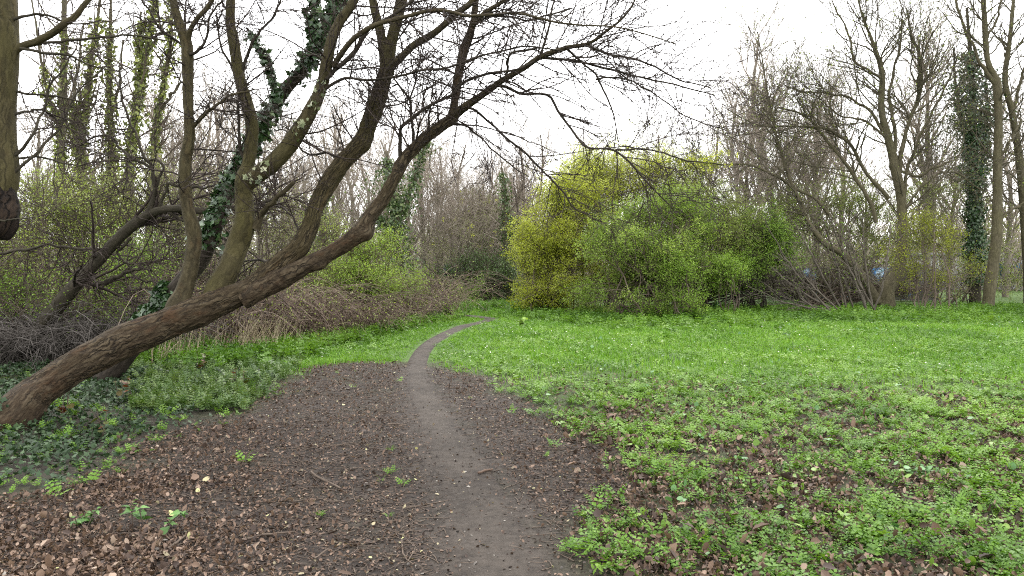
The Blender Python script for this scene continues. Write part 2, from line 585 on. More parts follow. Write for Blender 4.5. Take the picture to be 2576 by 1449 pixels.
BARE = poly([(1000, 912), (1090, 916), (1180, 935), (1270, 962), (1300, 1010), (1340, 1050), (1470, 1080), (1500, 1130), (1570, 1200),
             (1600, 1290), (1560, 1380), (1560, 1449), (1560, 2600), (-3000, 2600), (-1500, 1500), (-400, 1265), (0, 1262), (150, 1238), (270, 1190), (330, 1140),
             (430, 1095), (520, 1065), (590, 1030), (650, 990), (690, 955), (770, 918), (870, 908), (960, 914)])
IVYZ = poly([(-700, 1300), (0, 1255), (150, 1235), (270, 1185), (330, 1140), (430, 1095), (520, 1065), (590, 1030), (650, 1000), (720, 950), (660, 925), (520, 905), (400, 890), (200, 905), (0, 920), (-700, 940)])
PATHC = [(1330, 2300, .34), (1290, 1600, .34), (1265, 1449, .34), (1215, 1300, .32), (1170, 1200, .30), (1120, 1100, .27), (1070, 1010, .23), (1047, 950, .20), (1055, 900, .19),
         (1085, 865, .19), (1130, 838, .20), (1185, 818, .20), (1228, 806, .2), (1236, 801.5, .2), (1215, 797, .2), (1185, 793, .2), (1120, 789, .2), (1000, 785, .2)]
_pw = np.array([list(GP(a, b)[:2]) + [0, w] for a, b, w in PATHC])
PATHL = resample(_pw, 260)


def path_d(xy):
    out = np.empty(len(xy))
    for s in range(0, len(xy), 20000):
        d = np.linalg.norm(xy[s:s + 20000][:, None] - PATHL[None, ::2, :2], axis=-1)
        k = d.argmin(1)
        out[s:s + 20000] = d[np.arange(len(k)), k] / PATHL[::2, 3][k]
    return out                                     # 1 = the edge of the trodden strip


def gh(x, y):
    p = np.stack([x, y], -1)
    return 0.05 * vnoise(p * 0.22, 3) + 0.018 * vnoise(p * 0.8, 4)


def bare(xy):
    n = fbm(xy * 1.3, 4, 11)
    return sstep(-0.35, 0.45, sdist(BARE, xy) + n * 0.55)


# ground sheet
N_ = 430
u = np.linspace(-4.75, 4.75, N_)
gx = 5.5 * np.sinh(u)
gy = 9 + 5.5 * np.sinh(u)
XX, YY = np.meshgrid(gx, gy)
xy = np.stack([XX.ravel(), YY.ravel()], -1)
zz = gh(xy[:, 0], xy[:, 1])
near = (np.abs(xy[:, 0]) < 40) & (xy[:, 1] > -12) & (xy[:, 1] < 60)
bz = np.zeros(len(xy))
bz[near] = bare(xy[near])
iz = np.zeros(len(xy))
iz[near] = sstep(-0.3, 0.5, sdist(IVYZ, xy[near]))
pz = np.zeros(len(xy))
pz[near] = 1 - sstep(0.7, 1.7, path_d(xy[near]))
idx = np.arange(N_ * N_).reshape(N_, N_)
q = np.stack([idx[:-1, :-1], idx[:-1, 1:], idx[1:, 1:], idx[1:, :-1]], -1).reshape(-1, 4)


def ground_material(name, is_path):
    m, nt, out = new_mat(name)
    geo = nt.nodes.new('ShaderNodeNewGeometry')
    pos = geo.outputs['Position']
    n1 = noise(nt, pos, 1.6, 5, 0.65)
    n2 = noise(nt, pos, 14, 6, 0.7)
    n3 = noise(nt, pos, 75, 4, 0.7)
    soil = ramp(nt, [(0.33, (0.011, 0.0085, 0.007)), (0.5, (0.026, 0.020, 0.016)), (0.68, (0.055, 0.043, 0.034))], n2)
    fleck = ramp(nt, [(0.55, (0, 0, 0)), (0.7, (1, 1, 1))], n3)
    soil = mixc(nt, mathn(nt, 'MULTIPLY', fleck, 0.35), soil, (0.13, 0.09, 0.068))
    trod = ramp(nt, [(0.34, (0.025, 0.0205, 0.0165)), (0.5, (0.045, 0.037, 0.030)), (0.68, (0.072, 0.060, 0.050))], mathn(nt, 'ADD', mathn(nt, 'MULTIPLY', n2, 0.55), mathn(nt, 'MULTIPLY', n1, 0.45)))
    trod = mixc(nt, mathn(nt, 'MULTIPLY', fleck, 0.18), trod, (0.16, 0.14, 0.125))
    pw = attr(nt, 'path_weight')
    pw = mathn(nt, 'ADD', pw, mathn(nt, 'MULTIPLY', mathn(nt, 'ADD', mathn(nt, 'SUBTRACT', n2, 0.5), mathn(nt, 'MULTIPLY', mathn(nt, 'SUBTRACT', n1, 0.5), .8)), 1.7), True)
    col = mixc(nt, pw, soil, trod)
    if not is_path:
        green = ramp(nt, [(0.3, (0.03, 0.05, 0.010)), (0.5, (0.05, 0.10, 0.014)), (0.7, (0.085, 0.17, 0.022))], n2)
        bw = attr(nt, 'tint')
        bw = mathn(nt, 'ADD', bw, mathn(nt, 'MULTIPLY', mathn(nt, 'SUBTRACT', n1, 0.5), 0.9), True)
        gsoil = mixc(nt, 0.22, soil, green)
        far = attr(nt, 'far_weight')
        g = mixc(nt, far, gsoil, green)
        col = mixc(nt, bw, g, col)
    h = mathn(nt, 'ADD', n2, mathn(nt, 'MULTIPLY', n3, 0.5))
    h = mathn(nt, 'ADD', h, mathn(nt, 'MULTIPLY', noise(nt, pos, 5, 3, .5), 1.6))
    principled(nt, out, col, 0.85, 0.25, bump(nt, h, 0.8, 0.035))
    return m


mb = MB().add(np.stack([xy[:, 0], xy[:, 1], zz], -1), q, np.clip(bz + 0.8 * iz, 0, 1))
ground = mb.build('ground', ground_material('woodland_ground', False))
ground.data.attributes.new('path_weight', 'FLOAT', 'POINT').data.foreach_set('value', (pz * 0.6).astype(np.float32))
ground.data.attributes.new('far_weight', 'FLOAT', 'POINT').data.foreach_set('value', sstep(7, 13, np.hypot(xy[:, 0] * .6, xy[:, 1])).astype(np.float32))
tag(ground, kind='structure')

# trodden path: a sheet just above the ground
ncol = 15
tan = nrm(np.gradient(PATHL[:, :2], axis=0))
nor = np.stack([-tan[:, 1], tan[:, 0]], -1)
s_ = np.linspace(-1.25, 1.25, ncol)
V = PATHL[:, None, :2] + nor[:, None] * (s_[None, :, None] * PATHL[:, None, 3:4])
vx, vy = V[..., 0].ravel(), V[..., 1].ravel()
wgt = 1 - sstep(0.2, 1.2, np.abs(np.broadcast_to(s_, V.shape[:2])).ravel())
lift = 0.008 + 0.012 * sstep(4, 16, vy)
vz = gh(vx, vy) + lift - 0.035 * (1 - wgt) ** 2 * 1.0
ii = np.arange(len(vx)).reshape(len(PATHL), ncol)
q = np.stack([ii[:-1, :-1], ii[:-1, 1:], ii[1:, 1:], ii[1:, :-1]], -1).reshape(-1, 4)[:, ::-1]
po = MB().add(np.stack([vx, vy, vz], -1), q).build('path', ground_material('trodden_earth', True))
po.data.attributes.new('path_weight', 'FLOAT', 'POINT').data.foreach_set('value', wgt.astype(np.float32))
tag(po, kind='structure')


# ------------------------------------------------------------------ the leaning tree
def limb_pts(pts, d0=None):
    """(px,py,width px,depth) rows -> x,y,z,radius"""
    return np.array([list(PX(p[0], p[1], p[3])) + [p[2] * p[3] / F / 2] for p in pts])


def bark_disp(amp, lump, seed, bumps=(), freq=7.0):
    def f(th, L, P, R, D):
        N, K, S = 1, P.shape[1], len(th)
        r = R.mean()
        c = np.stack([np.broadcast_to(np.cos(th), (K, S)) * r, np.broadcast_to(np.sin(th), (K, S)) * r, np.broadcast_to(L[0][:, None], (K, S))], -1)
        w = c + 0.08 * np.stack([vnoise(c * 5 + 5, seed), vnoise(c * 5 + 9, seed), 2.0 * vnoise(c * 5 + 2, seed)], -1)
        g = fbm(w * np.array([10, 10, 3.2]) * freq / 7, 4, seed + 2)
        ridge = 0.5 - np.abs(g) * 2.2
        fine = fbm(w * np.array([26, 26, 8]), 3, seed + 5)
        o = amp * (ridge + 0.5 * fine) + lump * fbm(c * np.array([3.2, 3.2, 2.2]), 3, seed + 3)
        W = P[0][:, None] + D[0] * R[0][:, None, None]
        for bp, br, bh in bumps:
            dd = np.linalg.norm(W - np.asarray(bp)[None, None], axis=-1)
            o = o + bh * np.exp(-(dd / br) ** 2)
        return o[None]
    return f


def big_limb(name, pts, parent, mat, n, sides, amp, lump, seed, wob=0.01, tint=0.3, bumps=(), cap=False):
    q = resample(limb_pts(pts), n, wob, seed)
    if cap:
        q = np.concatenate([q, [np.append(q[-1, :3] + 0.005 * nrm(q[-1, :3] - q[-2, :3]), 1e-4)]])
    mb = MB()
    tubes(mb, q[None, :, :3], np.maximum(q[None, :, 3], 1e-4), sides, None, disp=bark_disp(amp, lump, seed, bumps) if amp else None)
    tt = np.asarray(tint, float)
    if tt.ndim:
        mb.t[-1] = np.repeat(np.interp(np.linspace(0, 1, len(q)), np.linspace(0, 1, len(tt)), tt), sides)
    else:
        mb.t[-1][:] = tt
    o = mb.build(name, mat, parent)
    return o, q


HD = 7.9
hb = GP(20, 1075)
hero = thing('leaning_tree', 'large leaning tree with furrowed red-brown trunk and five rising limbs, beside the ivy patch', 'tree', hb)
HL = []          # every hero limb as (points, radius) for twigs to grow from
trunk_pts = [(-85, 1175, 270, 7.1), (-30, 1105, 200, 7.2), (30, 1042, 142, 7.3), (80, 1000, 110, 7.4), (124, 966, 96, 7.5), (187, 925, 95, 7.6), (252, 890, 97, 7.7), (306, 861, 98, 7.8),
             (369, 836, 93, 7.9), (420, 815, 90, 8.0), (502, 781, 86, 8.1), (597, 742, 68, 8.2), (647, 714, 64, 8.3), (704, 664, 60, 8.35), (752, 622, 54, 8.4), (782, 565, 48, 8.45), (793, 525, 46, 8.5),
             (827, 458, 48, 8.6), (872, 397, 45, 8.65), (908, 358, 46, 8.7), (922, 325, 40, 8.72), (942, 278, 41, 8.75), (962, 212, 38, 8.8), (976, 160, 36, 8.85)]
bmp = [(PX(98, 982, 7.25), .15, .06), (PX(70, 1010, 7.1), .12, .03), (PX(525, 832, 8.05), .10, .05), (PX(785, 640, 8.35), .12, .045), (PX(778, 562, 8.25), .07, -.045), (PX(762, 556, 8.25), .05, .025),
       (PX(800, 552, 8.25), .05, .025), (PX(930, 372, 8.65), .07, .03), (PX(790, 598, 8.2), .10, -0.03)]
trunk_pts = [(x + (14 if k < 3 else 0), y, w * (.86 if k < 7 else .84 if k < 17 else .94), d) for k, (x, y, w, d) in enumerate(trunk_pts)]
o, qT = big_limb('trunk', trunk_pts, hero, M['hero_bark'], 700, 96, 0.015, 0.022, 3, 0.006,
                 [0.0, .05, .1, .15, .15, .2, .35, .6, .9, 1, 1, 1, 1], bmp)
L5_pts = [(610, 752, 50, 8.2), (694, 708, 50, 8.25), (769, 670, 44, 8.25), (824, 637, 40, 8.25), (888, 597, 41, 8.25), (916, 575, 44, 8.25), (931, 545, 38, 8.25), (960, 505, 36, 8.3), (988, 458, 35, 8.3),
          (1016, 403, 35, 8.35), (1062, 356, 33, 8.4), (1108, 319, 32, 8.4), (1138, 294, 30, 8.45), (1146, 250, 24, 8.5), (1154, 185, 22, 8.55), (1168, 125, 21, 8.6), (1187, 69, 19, 8.6), (1197, 0, 18, 8.65), (1215, -150, 14, 8.7)]
bmp5 = [(PX(807, 668, 8.2), .09, .035), (PX(924, 592, 8.2), .08, .045)]
o, qB = big_limb('limb', L5_pts, hero, M['hero_bark'], 420, 48, 0.013, 0.022, 5, 0.01, [.1, .15, .2, .35, .3, .3, .4, .4], bmp5)
o['label'] = 'lowest limb arching over the path'
L1_pts = [(425, 815, 40, 8.05), (445, 770, 50, 8.1), (462, 735, 40, 8.15), (478, 680, 35, 8.2), (487, 620, 34, 8.2), (486, 579, 34, 8.2), (469, 500, 29, 8.2), (467, 417, 29, 8.2), (477, 347, 27, 8.2), (474, 278, 25, 8.2), (472, 194, 25, 8.2),
          (470, 116, 26, 8.2), (454, 69, 23, 8.2), (436, 0, 19, 8.2), (420, -120, 14, 8.2)]
o, q1 = big_limb('limb', L1_pts, hero, M['olive_bark'], 260, 36, 0.006, 0.014, 9, 0.008, [.2, .3, .5, .6, .6, .7])
L2_pts = [(525, 790, 50, 8.15), (545, 738, 62, 8.25), (573, 680, 54, 8.3), (598, 620, 52, 8.4), (615, 565, 52, 8.4), (614, 500, 47, 8.45), (612, 455, 46, 8.45), (622, 420, 34, 8.5), (628, 393, 33, 8.5), (634, 315, 31, 8.5),
          (620, 255, 28, 8.5), (602, 190, 25, 8.5), (588, 102, 26, 8.5), (579, 46, 22, 8.5), (582, -20, 20, 8.5), (590, -150, 15, 8.5)]
o, q2 = big_limb('limb', L2_pts, hero, M['olive_bark'], 300, 40, 0.008, 0.018, 11, 0.008, [.8, 1, 1, 1, .9, .7, .5])
o['label'] = 'olive green limb stained by algae'
L2c_pts = [(608, 480, 36, 8.45), (640, 446, 42, 8.45), (685, 412, 41, 8.4), (731, 361, 41, 8.4), (778, 287, 36, 8.35), (810, 213, 29, 8.35), (829, 120, 27, 8.3), (852, 60, 26, 8.3), (877, 23, 24, 8.3), (900, -20, 22, 8.3), (950, -140, 16, 8.3)]
o, q2c = big_limb('limb', L2c_pts, hero, M['olive_bark'], 260, 36, 0.006, 0.012, 13, 0.008, [.6, .8, .8, .6, .5])
o, qf1 = big_limb('limb', [(972, 185, 28, 8.85), (962, 110, 23, 8.85), (953, 65, 23, 8.8), (937, 0, 21, 8.8), (915, -140, 16, 8.8)], hero, M['olive_bark'], 90, 24, 0.003, 0.006, 15, .004, .7)
o, qf2 = big_limb('limb', [(974, 185, 34, 8.85), (984, 110, 29, 8.85), (1000, 45, 28, 8.85), (1012, -10, 26, 8.85), (1040, -150, 20, 8.9)], hero, M['olive_bark'], 90, 24, 0.003, 0.006, 17, .004, .7)
o, qf3 = big_limb('limb', [(970, 190, 24, 8.8), (992, 162, 20, 8.75), (1039, 116, 18, 8.7), (1094, 83, 17, 8.6), (1145, 37, 16, 8.5), (1191, 0, 15, 8.4), (1300, -120, 11, 8.2)], hero, M['olive_bark'], 120, 20, 0.003, 0.005, 19, .006, .4)
o, q1r = big_limb('limb', [(470, 110, 18, 8.2), (480, 72, 13, 8.15), (500, 42, 12, 8.1), (528, 9, 12, 8.1), (570, -80, 9, 8)], hero, M['olive_bark'], 60, 16, 0.002, 0.004, 21, .004, .5)
hero_limbs = [qT, qB, q1, q2, q2c, qf1, qf2, qf3, q1r]

# thinner traced branches: (points, end width)
BR = [
    [(1140, 296, 22, 8.45), (1164, 273, 22, 8.4), (1210, 241, 17, 8.3), (1261, 204, 15, 8.2), (1316, 171, 14, 8.1), (1358, 143, 13, 8.0), (1423, 120, 10, 7.9), (1474, 113, 9, 7.8), (1525, 81, 7, 7.7), (1580, 28, 5, 7.6), (1610, -30, 4, 7.6)],
    [(1358, 143, 9, 8.0), (1386, 148, 7, 8.0), (1455, 155, 6, 8.0), (1525, 171, 6, 7.9), (1610, 194, 5, 7.8), (1700, 214, 4, 7.7), (1800, 240, 3, 7.6)],
    [(1474, 113, 7, 7.8), (1525, 134, 6, 7.8), (1610, 153, 5, 7.7), (1700, 196, 4, 7.6), (1790, 222, 3, 7.5)],
    [(1245, 216, 8, 8.25), (1270, 218, 8, 8.3), (1312, 238, 7, 8.3), (1354, 236, 6.5, 8.3), (1386, 245, 7, 8.3), (1404, 278, 6.5, 8.2), (1432, 319, 6, 8.1), (1474, 366, 5.5, 8.0), (1548, 377, 5.5, 7.9), (1615, 443, 4.5, 7.8), (1648, 480, 3.5, 7.8), (1690, 520, 2.5, 7.8)],
    [(1548, 377, 5, 7.9), (1645, 378, 4, 7.8), (1719, 402, 3.5, 7.8), (1822, 415, 2.5, 7.8)],
    [(1160, 275, 8, 8.45), (1187, 273, 7, 8.4), (1228, 305, 6, 8.5), (1270, 342, 6, 8.5), (1317, 382, 5.5, 8.5), (1377, 440, 5, 8.5), (1418, 486, 4, 8.5), (1451, 528, 3, 8.5), (1500, 545, 2, 8.5)],
    [(1120, 312, 7, 8.4), (1145, 310, 6, 8.4), (1182, 324, 5, 8.3), (1229, 366, 4, 8.3), (1280, 412, 3.5, 8.3), (1330, 445, 2.5, 8.3)],
    [(1008, 415, 9, 8.35), (1006, 380, 10, 8.3), (1006, 322, 9, 8.2), (1012, 315, 9, 8.2), (1062, 278, 8, 8.1), (1099, 255, 8, 8.1), (1142, 236, 8, 8.1), (1160, 213, 8, 8.1), (1219, 190, 7, 8.1), (1293, 176, 6, 8.0), (1380, 140, 5, 8.0), (1440, 120, 4, 7.9)],
    [(1042, 375, 9, 8.45), (1039, 340, 8, 8.5), (1034, 296, 7, 8.5), (1030, 250, 7, 8.5), (1002, 213, 5, 8.5), (980, 180, 4, 8.5)],
    [(1030, 250, 5, 8.5), (1050, 190, 4, 8.5), (1060, 120, 3, 8.5), (1064, 40, 2.5, 8.5)],
    [(922, 320, 7, 8.6), (921, 290, 6, 8.6), (926, 240, 5, 8.6), (930, 210, 4, 8.6)],
    [(840, 165, 14, 8.3), (858, 135, 14, 8.2), (891, 93, 13, 8.1), (946, 60, 12, 8.0), (1016, 42, 10, 7.9), (1085, 25, 9, 7.8), (1131, 28, 9, 7.8), (1178, 39, 8, 7.7), (1245, 37, 7, 7.6), (1312, 35, 7, 7.5), (1420, 60, 5, 7.4), (1560, 70, 4, 7.3), (1700, 110, 3, 7.2)],
    [(820, 200, 10, 8.3), (860, 160, 12, 8.4), (891, 130, 12, 8.4), (930, 70, 11, 8.4), (960, 55, 9, 8.4), (1016, 20, 8, 8.4), (1060, -20, 6, 8.4)],
    [(805, 235, 9, 8.35), (830, 215, 8, 8.3), (870, 195, 7, 8.2), (930, 200, 6, 8.1), (1010, 190, 6, 8.0), (1062, 178, 6, 8), (1140, 165, 5, 7.9), (1222, 138, 5, 7.8), (1310, 118, 4, 7.7), (1420, 128, 3, 7.6)],
    [(645, 575, 26, 8.4), (655, 545, 16, 8.38), (671, 523, 14, 8.3), (708, 488, 12, 8.2), (739, 458, 11, 8.15)],
    [(478, 330, 12, 8.2), (490, 315, 9, 8.2), (532, 273, 8, 8.1), (574, 243, 6, 8.1), (640, 225, 4, 8.0)],
    [(472, 140, 9, 8.2), (495, 130, 8, 8.1), (520, 95, 6, 8.1), (527, 40, 5, 8.0), (560, 0, 4, 8)],
    [(470, 120, 8, 8.2), (440, 100, 7, 8.2), (400, 70, 6, 8.1), (370, 20, 5, 8.1), (340, -30, 4, 8.1)],
    [(604, 190, 9, 8.5), (640, 100, 7, 8.4), (690, 40, 5, 8.4), (720, -30, 4, 8.4)],
    [(625, 420, 10, 8.5), (604, 370, 8, 8.5), (600, 300, 7, 8.55), (592, 200, 6, 8.55), (555, 110, 5, 8.6), (545, 40, 4, 8.6)],
    [(1187, 69, 14, 8.6), (1200, 50, 13, 8.5), (1240, 20, 11, 8.4), (1300, -15, 9, 8.3), (1380, -90, 7, 8.2)],
    [(1168, 125, 9, 8.6), (1200, 60, 7, 8.7), (1260, 40, 6, 8.7), (1330, 50, 5, 8.7), (1440, 20, 4, 8.7)],
    [(1270, 205, 6, 8.2), (1276, 180, 7, 8.2), (1280, 140, 6, 8.1), (1300, 130, 6, 8.1), (1350, 122, 6, 8.0)],
    [(1358, 143, 7, 8.0), (1375, 95, 6, 8.0), (1390, 20, 5, 8.0), (1400, -30, 4, 8.0)],
    [(1425, 122, 7, 7.9), (1470, 165, 5, 7.9), (1500, 190, 5, 7.9), (1540, 275, 4, 7.9), (1550, 320, 3, 7.9), (1545, 370, 2.5, 7.9)],
    [(1500, 200, 5, 7.9), (1540, 196, 4, 7.8), (1610, 212, 3.5, 7.8), (1720, 290, 3, 7.8), (1830, 330, 2, 7.8)],
    [(700, 665, 9, 8.3), (650, 655, 6, 8.7), (600, 660, 4, 9.0)],
    [(760, 600, 7, 8.35), (735, 545, 5, 8.5), (700, 520, 4, 8.7), (660, 512, 3, 8.9)],
    [(860, 405, 8, 8.6), (820, 385, 6, 8.8), (770, 385, 5, 9.0), (720, 330, 4, 9.2), (690, 330, 3, 9.3)],
    [(1080, 340, 6, 8.4), (1078, 300, 5, 8.4), (1085, 260, 4, 8.4), (1090, 205, 3, 8.4)],
]
br_arr = []
for k, b in enumerate(BR):
    q = resample(limb_pts(b), 40, 0.02, 30 + k)
    cap = k == 14
    if cap:
        q = np.concatenate([q, [np.append(q[-1, :3] + .004, 1e-4)]])
    mb = MB()
    tubes(mb, q[None, :, :3], np.maximum(q[None, :, 3], 1e-4), 10, 0.25)
    o = mb.build('branch', M['dark_bark'] if b[0][2] < 12 else M['olive_bark'], hero)
    if cap:
        o['label'] = 'bare branch with a snapped end'
    br_arr.append(resample(limb_pts(b), 20, 0.0))

# fine twigs of the leaning tree, in three orders
rg = np.random.default_rng(21)
mb = MB()
PB = np.stack([b[:, :3] for b in br_arr])
RB = np.stack([b[:, 3] for b in br_arr])
plen = np.linalg.norm(np.diff(PB, axis=1), axis=-1).sum(1)
P1, R1, i1 = spawn(PB, RB, np.clip(plen * 9, 5, 28), 0.1, 1.0, 0.85, 48, 7, 0.22, -0.05, 0.55, 0.0042, 0.008, 0.5, rg, 0.25)
PL = np.stack([resample(q[int(len(q) * f):], 40)[:, :3] for q, f in zip(hero_limbs, (.66, .45, .35, .45, .25, .1, .1, .1, .1))])
RL = np.stack([resample(q[int(len(q) * f):], 40)[:, 3] for q, f in zip(hero_limbs, (.66, .45, .35, .45, .25, .1, .1, .1, .1))])
P0, R0, _ = spawn(PL, RL, [12, 22, 15, 15, 14, 10, 10, 14, 8], 0.0, 1.0, 1.0, 58, 8, 0.22, 0.12, 0.22, 0.005, 0.011, 0.4, rg, 0.2)
P0b, R0b, _ = spawn(P0, R0, 6, 0.1, 1.0, 0.55, 48, 6, 0.25, 0.0, 0.6, 0.0034, 0.006, 0.5, rg, 0.3)
P2, R2, i2 = spawn(P1, R1, 4.2, 0.12, 1.0, 0.45, 45, 6, 0.25, 0.0, 0.7, 0.0032, 0.005, 0.6, rg, 0.3)
P3, R3, _ = spawn(P2, R2, 1.5, 0.2, 1.0, 0.22, 42, 4, 0.25, 0.0, 0.8, 0.0026, 0.004, 0.7, rg, 0.3)
P0c, R0c, _ = spawn(P0b, R0b, 2.2, 0.15, 1.0, 0.28, 42, 5, 0.25, 0.0, 0.8, 0.0026, 0.004, 0.6, rg, 0.3)
for a, b in ((P0, R0), (P0b, R0b), (P0c, R0c), (P1, R1), (P2, R2), (P3, R3)):
    tubes(mb, a, b, 4 if a.shape[1] > 5 else 3, 0.2)
# buds along the twigs
for a, b, n in ((P1, R1, 9), (P2, R2, 5), (P3, R3, 3), (P0b, R0b, 5), (P0c, R0c, 3)):
    leaves_on(mb, a, b, n, 0.018, rg, 0.003, 0.0)
mb.build('crown', M['twig'], hero)

# ivy leaf template: five-lobed
_iv = np.array([[0, 0.12], [-.34, -.06], [-.30, .22], [-.56, .42], [-.26, .55], [0, 1.0], [.26, .55], [.56, .42], [.30, .22], [.34, -.06]])
IVY_V = np.concatenate([[[0, .36, .0]], np.c_[_iv, -0.12 * np.abs(_iv[:, 0]) - 0.05 * _iv[:, 1]]])
IVY_F = np.array([[0, 1 + k, 1 + (k + 1) % 10] for k in range(10)])


def ivy_on(mb, q, n, size, spread, rg, t0=0, t1=1, TV=IVY_V, TF=IVY_F, side=None, thr=-9):
    """ivy leaves wrapped round a limb q [K,4]"""
    t = rg.uniform(t0, t1, n)
    P, R = q[None, :, :3], q[None, :, 3]
    p, T, r = sample(P, R, np.zeros(n, int), t)
    keep = fbm(np.stack([t * 14, t * 0 + size * 50], -1), 3, 4) + rg.normal(size=n) * .2 > thr
    p, T, r = p[keep], T[keep], r[keep]
    m = len(p)
    rp = rg.normal(size=(m, 3))
    if side is not None:
        rp = rp + np.asarray(side)
    nd = nrm(rp - (rp * T).sum(-1, keepdims=True) * T)
    tk = t[keep]
    thick = np.clip(.55 + .9 * fbm(np.stack([tk * 11, np.full(m, n * .37)], -1), 3, 6) + .35 * vnoise(p * 2.3, 3), .08, 2)
    c = p + nd * (r + np.abs(rg.normal(size=m)) * spread * thick)[:, None]
    Y = nrm(rg.normal(size=(m, 3)) * .7 + np.array([0, 0, -.7]))
    Z = nrm(nd + rg.normal(size=(m, 3)) * .4 + UP * .3)
    X = nrm(np.cross(Y, Z))
    Z = np.cross(X, Y)
    stamp(mb, TV, TF, c, X, Y, Z, size * rg.uniform(.6, 1.3, m), rg.random(m))


# ivy on the hero's own limbs: a few pale leaves on the right-hand limb
mb = MB()
ivy_on(mb, q2c, 34, 0.06, 0.02, rg, 0.28, 0.5, side=(0, -2, 0))
ivy_on(mb, q2c, 16, 0.07, 0.02, rg, 0.05, 0.15, side=(0, -2, 0))
mb.build('ivy', M['pale_ivy'], hero)
mb = MB()
ivy_on(mb, qT, 60, 0.075, 0.03, rg, 0.02, 0.10, side=(-1, -2, 1))
mb.build('ivy', M['ground_ivy'], hero)

# ------------------------------------------------------------------ ivy-clad stem behind it
ib = GP(275, 955)
ivt = thing('ivy_clad_tree', 'slanting dark stem wrapped in glossy ivy, growing behind the big leaning trunk', 'tree', ib)
L3 = [(235, 985, 60, 10.4), (300, 915, 50, 10.3), (380, 812, 46, 10.2), (440, 730, 42, 10.1), (505, 650, 42, 10.0), (545, 560, 40, 9.9), (580, 465, 36, 9.9), (625, 385, 34, 9.8), (665, 305, 30, 9.7), (718, 226, 28, 9.6), (764, 171, 26, 9.5),
      (812, 80, 24, 9.5), (850, 0, 22, 9.5), (900, -140, 16, 9.5)]
o, q3 = big_limb('trunk', L3, ivt, M['dark_bark'], 260, 32, 0.008, 0.016, 23, 0.01, .1)
o, q3b = big_limb('limb', [(700, 250, 14, 9.65), (690, 215, 12, 9.6), (672, 150, 9, 9.6), (650, 110, 8, 9.6), (620, 70, 6, 9.6)], ivt, M['dark_bark'], 40, 12, 0, 0, 24, .01, .1)
o, q3c = big_limb('limb', [(790, 120, 14, 9.5), (786, 60, 12, 9.5), (790, 0, 10, 9.5), (800, -80, 8, 9.5)], ivt, M['dark_bark'], 40, 12, 0, 0, 25, .01, .1)
mb = MB()
ivy_on(mb, q3, 900, 0.085, 0.07, rg, 0.17, 0.27, side=(-1.2, -.6, .8))
ivy_on(mb, q3, 900, 0.085, 0.06, rg, 0.38, 0.58, side=(-.7, -.5, .3))
ivy_on(mb, q3, 1300, 0.08, 0.075, rg, 0.58, 1.0, side=(.2, -.4, .3), thr=-.25)
ivy_on(mb, q3b, 330, 0.075, 0.06, rg, 0.0, 0.95)
ivy_on(mb, q3c, 420, 0.075, 0.09, rg, 0.0, 1.0)
mb.build('ivy', M['ivy'], ivt)
mb = MB()
a, b, _ = spawn(np.stack([resample(x, 30)[:, :3] for x in (q3[150:], q3b, q3c)]), np.stack([resample(x, 30)[:, 3] for x in (q3[150:], q3b, q3c)]), [26, 10, 10], 0, 1, .9, 60, 7, .25, .1, .2, .004, .008, .4, rg)
a2, b2, _ = spawn(a, b, 6, .1, 1, .45, 45, 5, .25, 0, .6, .0024, .005, .5, rg)
tubes(mb, a, b, 4)
tubes(mb, a2, b2, 3)
mb.build('crown', M['twig'], ivt)


# ------------------------------------------------------------------ general traced tree
def traced_tree(name, label, cat, base, trunk, limbs, d, mats, twigs, rg, leaves=None, ivy=None, group=None, extra=None, loc=None, tsides=20, tn=120, amp=.006, lump=.015, lw=1.0, tw=1.0, curl=.3):
    """trunk / limbs: (px,py,width[,depth]) rows; twigs: list of (per metre, length, angle, up)"""
    full = lambda L: [tuple(p) if len(p) == 4 else (*p, d) for p in L]
    root = thing(name, label, cat, base if loc is None else loc, group)
    o, qt = big_limb('trunk', [(a, b, c * tw, e) for a, b, c, e in full(trunk)], root, mats[0], tn, tsides, amp, lump, int(rg.integers(90)), .02, .6)
    qs = [qt]
    for L in limbs:
        q = resample(limb_pts(full(L)), 60, .09, int(rg.integers(90)))
        q[:, 3] *= lw * (1 + .12 * vnoise(np.stack([np.linspace(0, 14, 60), np.full(60, len(qs) * 1.0)], -1), 3))
        mb = MB()
        tubes(mb, q[None, :, :3], q[None, :, 3], 9, .5)
        mb.build('limb', mats[1], root)
        qs.append(q)
    P = np.stack([resample(q, 36)[:, :3] for q in qs])
    R = np.stack([resample(q, 36)[:, 3] for q in qs])
    mb = MB()
    lastP = lastR = None
    lm = MB()
    for lev, (perm, ln, ang, up) in enumerate(twigs):
        le = np.linalg.norm(np.diff(P, axis=1), axis=-1).sum(1)
        t0 = .12 if lev else (.4 if len(qs) == 1 else .25)
        P, R, _ = spawn(P, R, le * perm, t0, 1, ln, ang, (10, 7, 5, 4)[min(lev, 3)], curl, up, (.45, .55, .65, .7)[min(lev, 3)], (.010, .0068, .0055, .0035)[min(lev, 3)], (.03, .013, .008, .005)[min(lev, 3)], .4, rg, .35)
        tubes(mb, P, R, (5, 4, 3, 3)[min(lev, 3)], .4)
        if leaves and lev >= len(twigs) - 2:
            leaves_on(lm, P, R, leaves[0], leaves[1], rg, .02)
    mb.build('crown', mats[2], root)
    if leaves:
        lm.build('leaves', leaves[2], root)
    if ivy:
        mb = MB()
        for (qi, n, size, spread, t0, t1) in ivy:
            ivy_on(mb, qs[qi], n, size, spread, rg, t0, t1, DIA_V * [1.5, 1, 1], DIA_F)
        mb.build('ivy', M[extra or 'far_ivy'], root)
    return root


rg = np.random.default_rng(5)
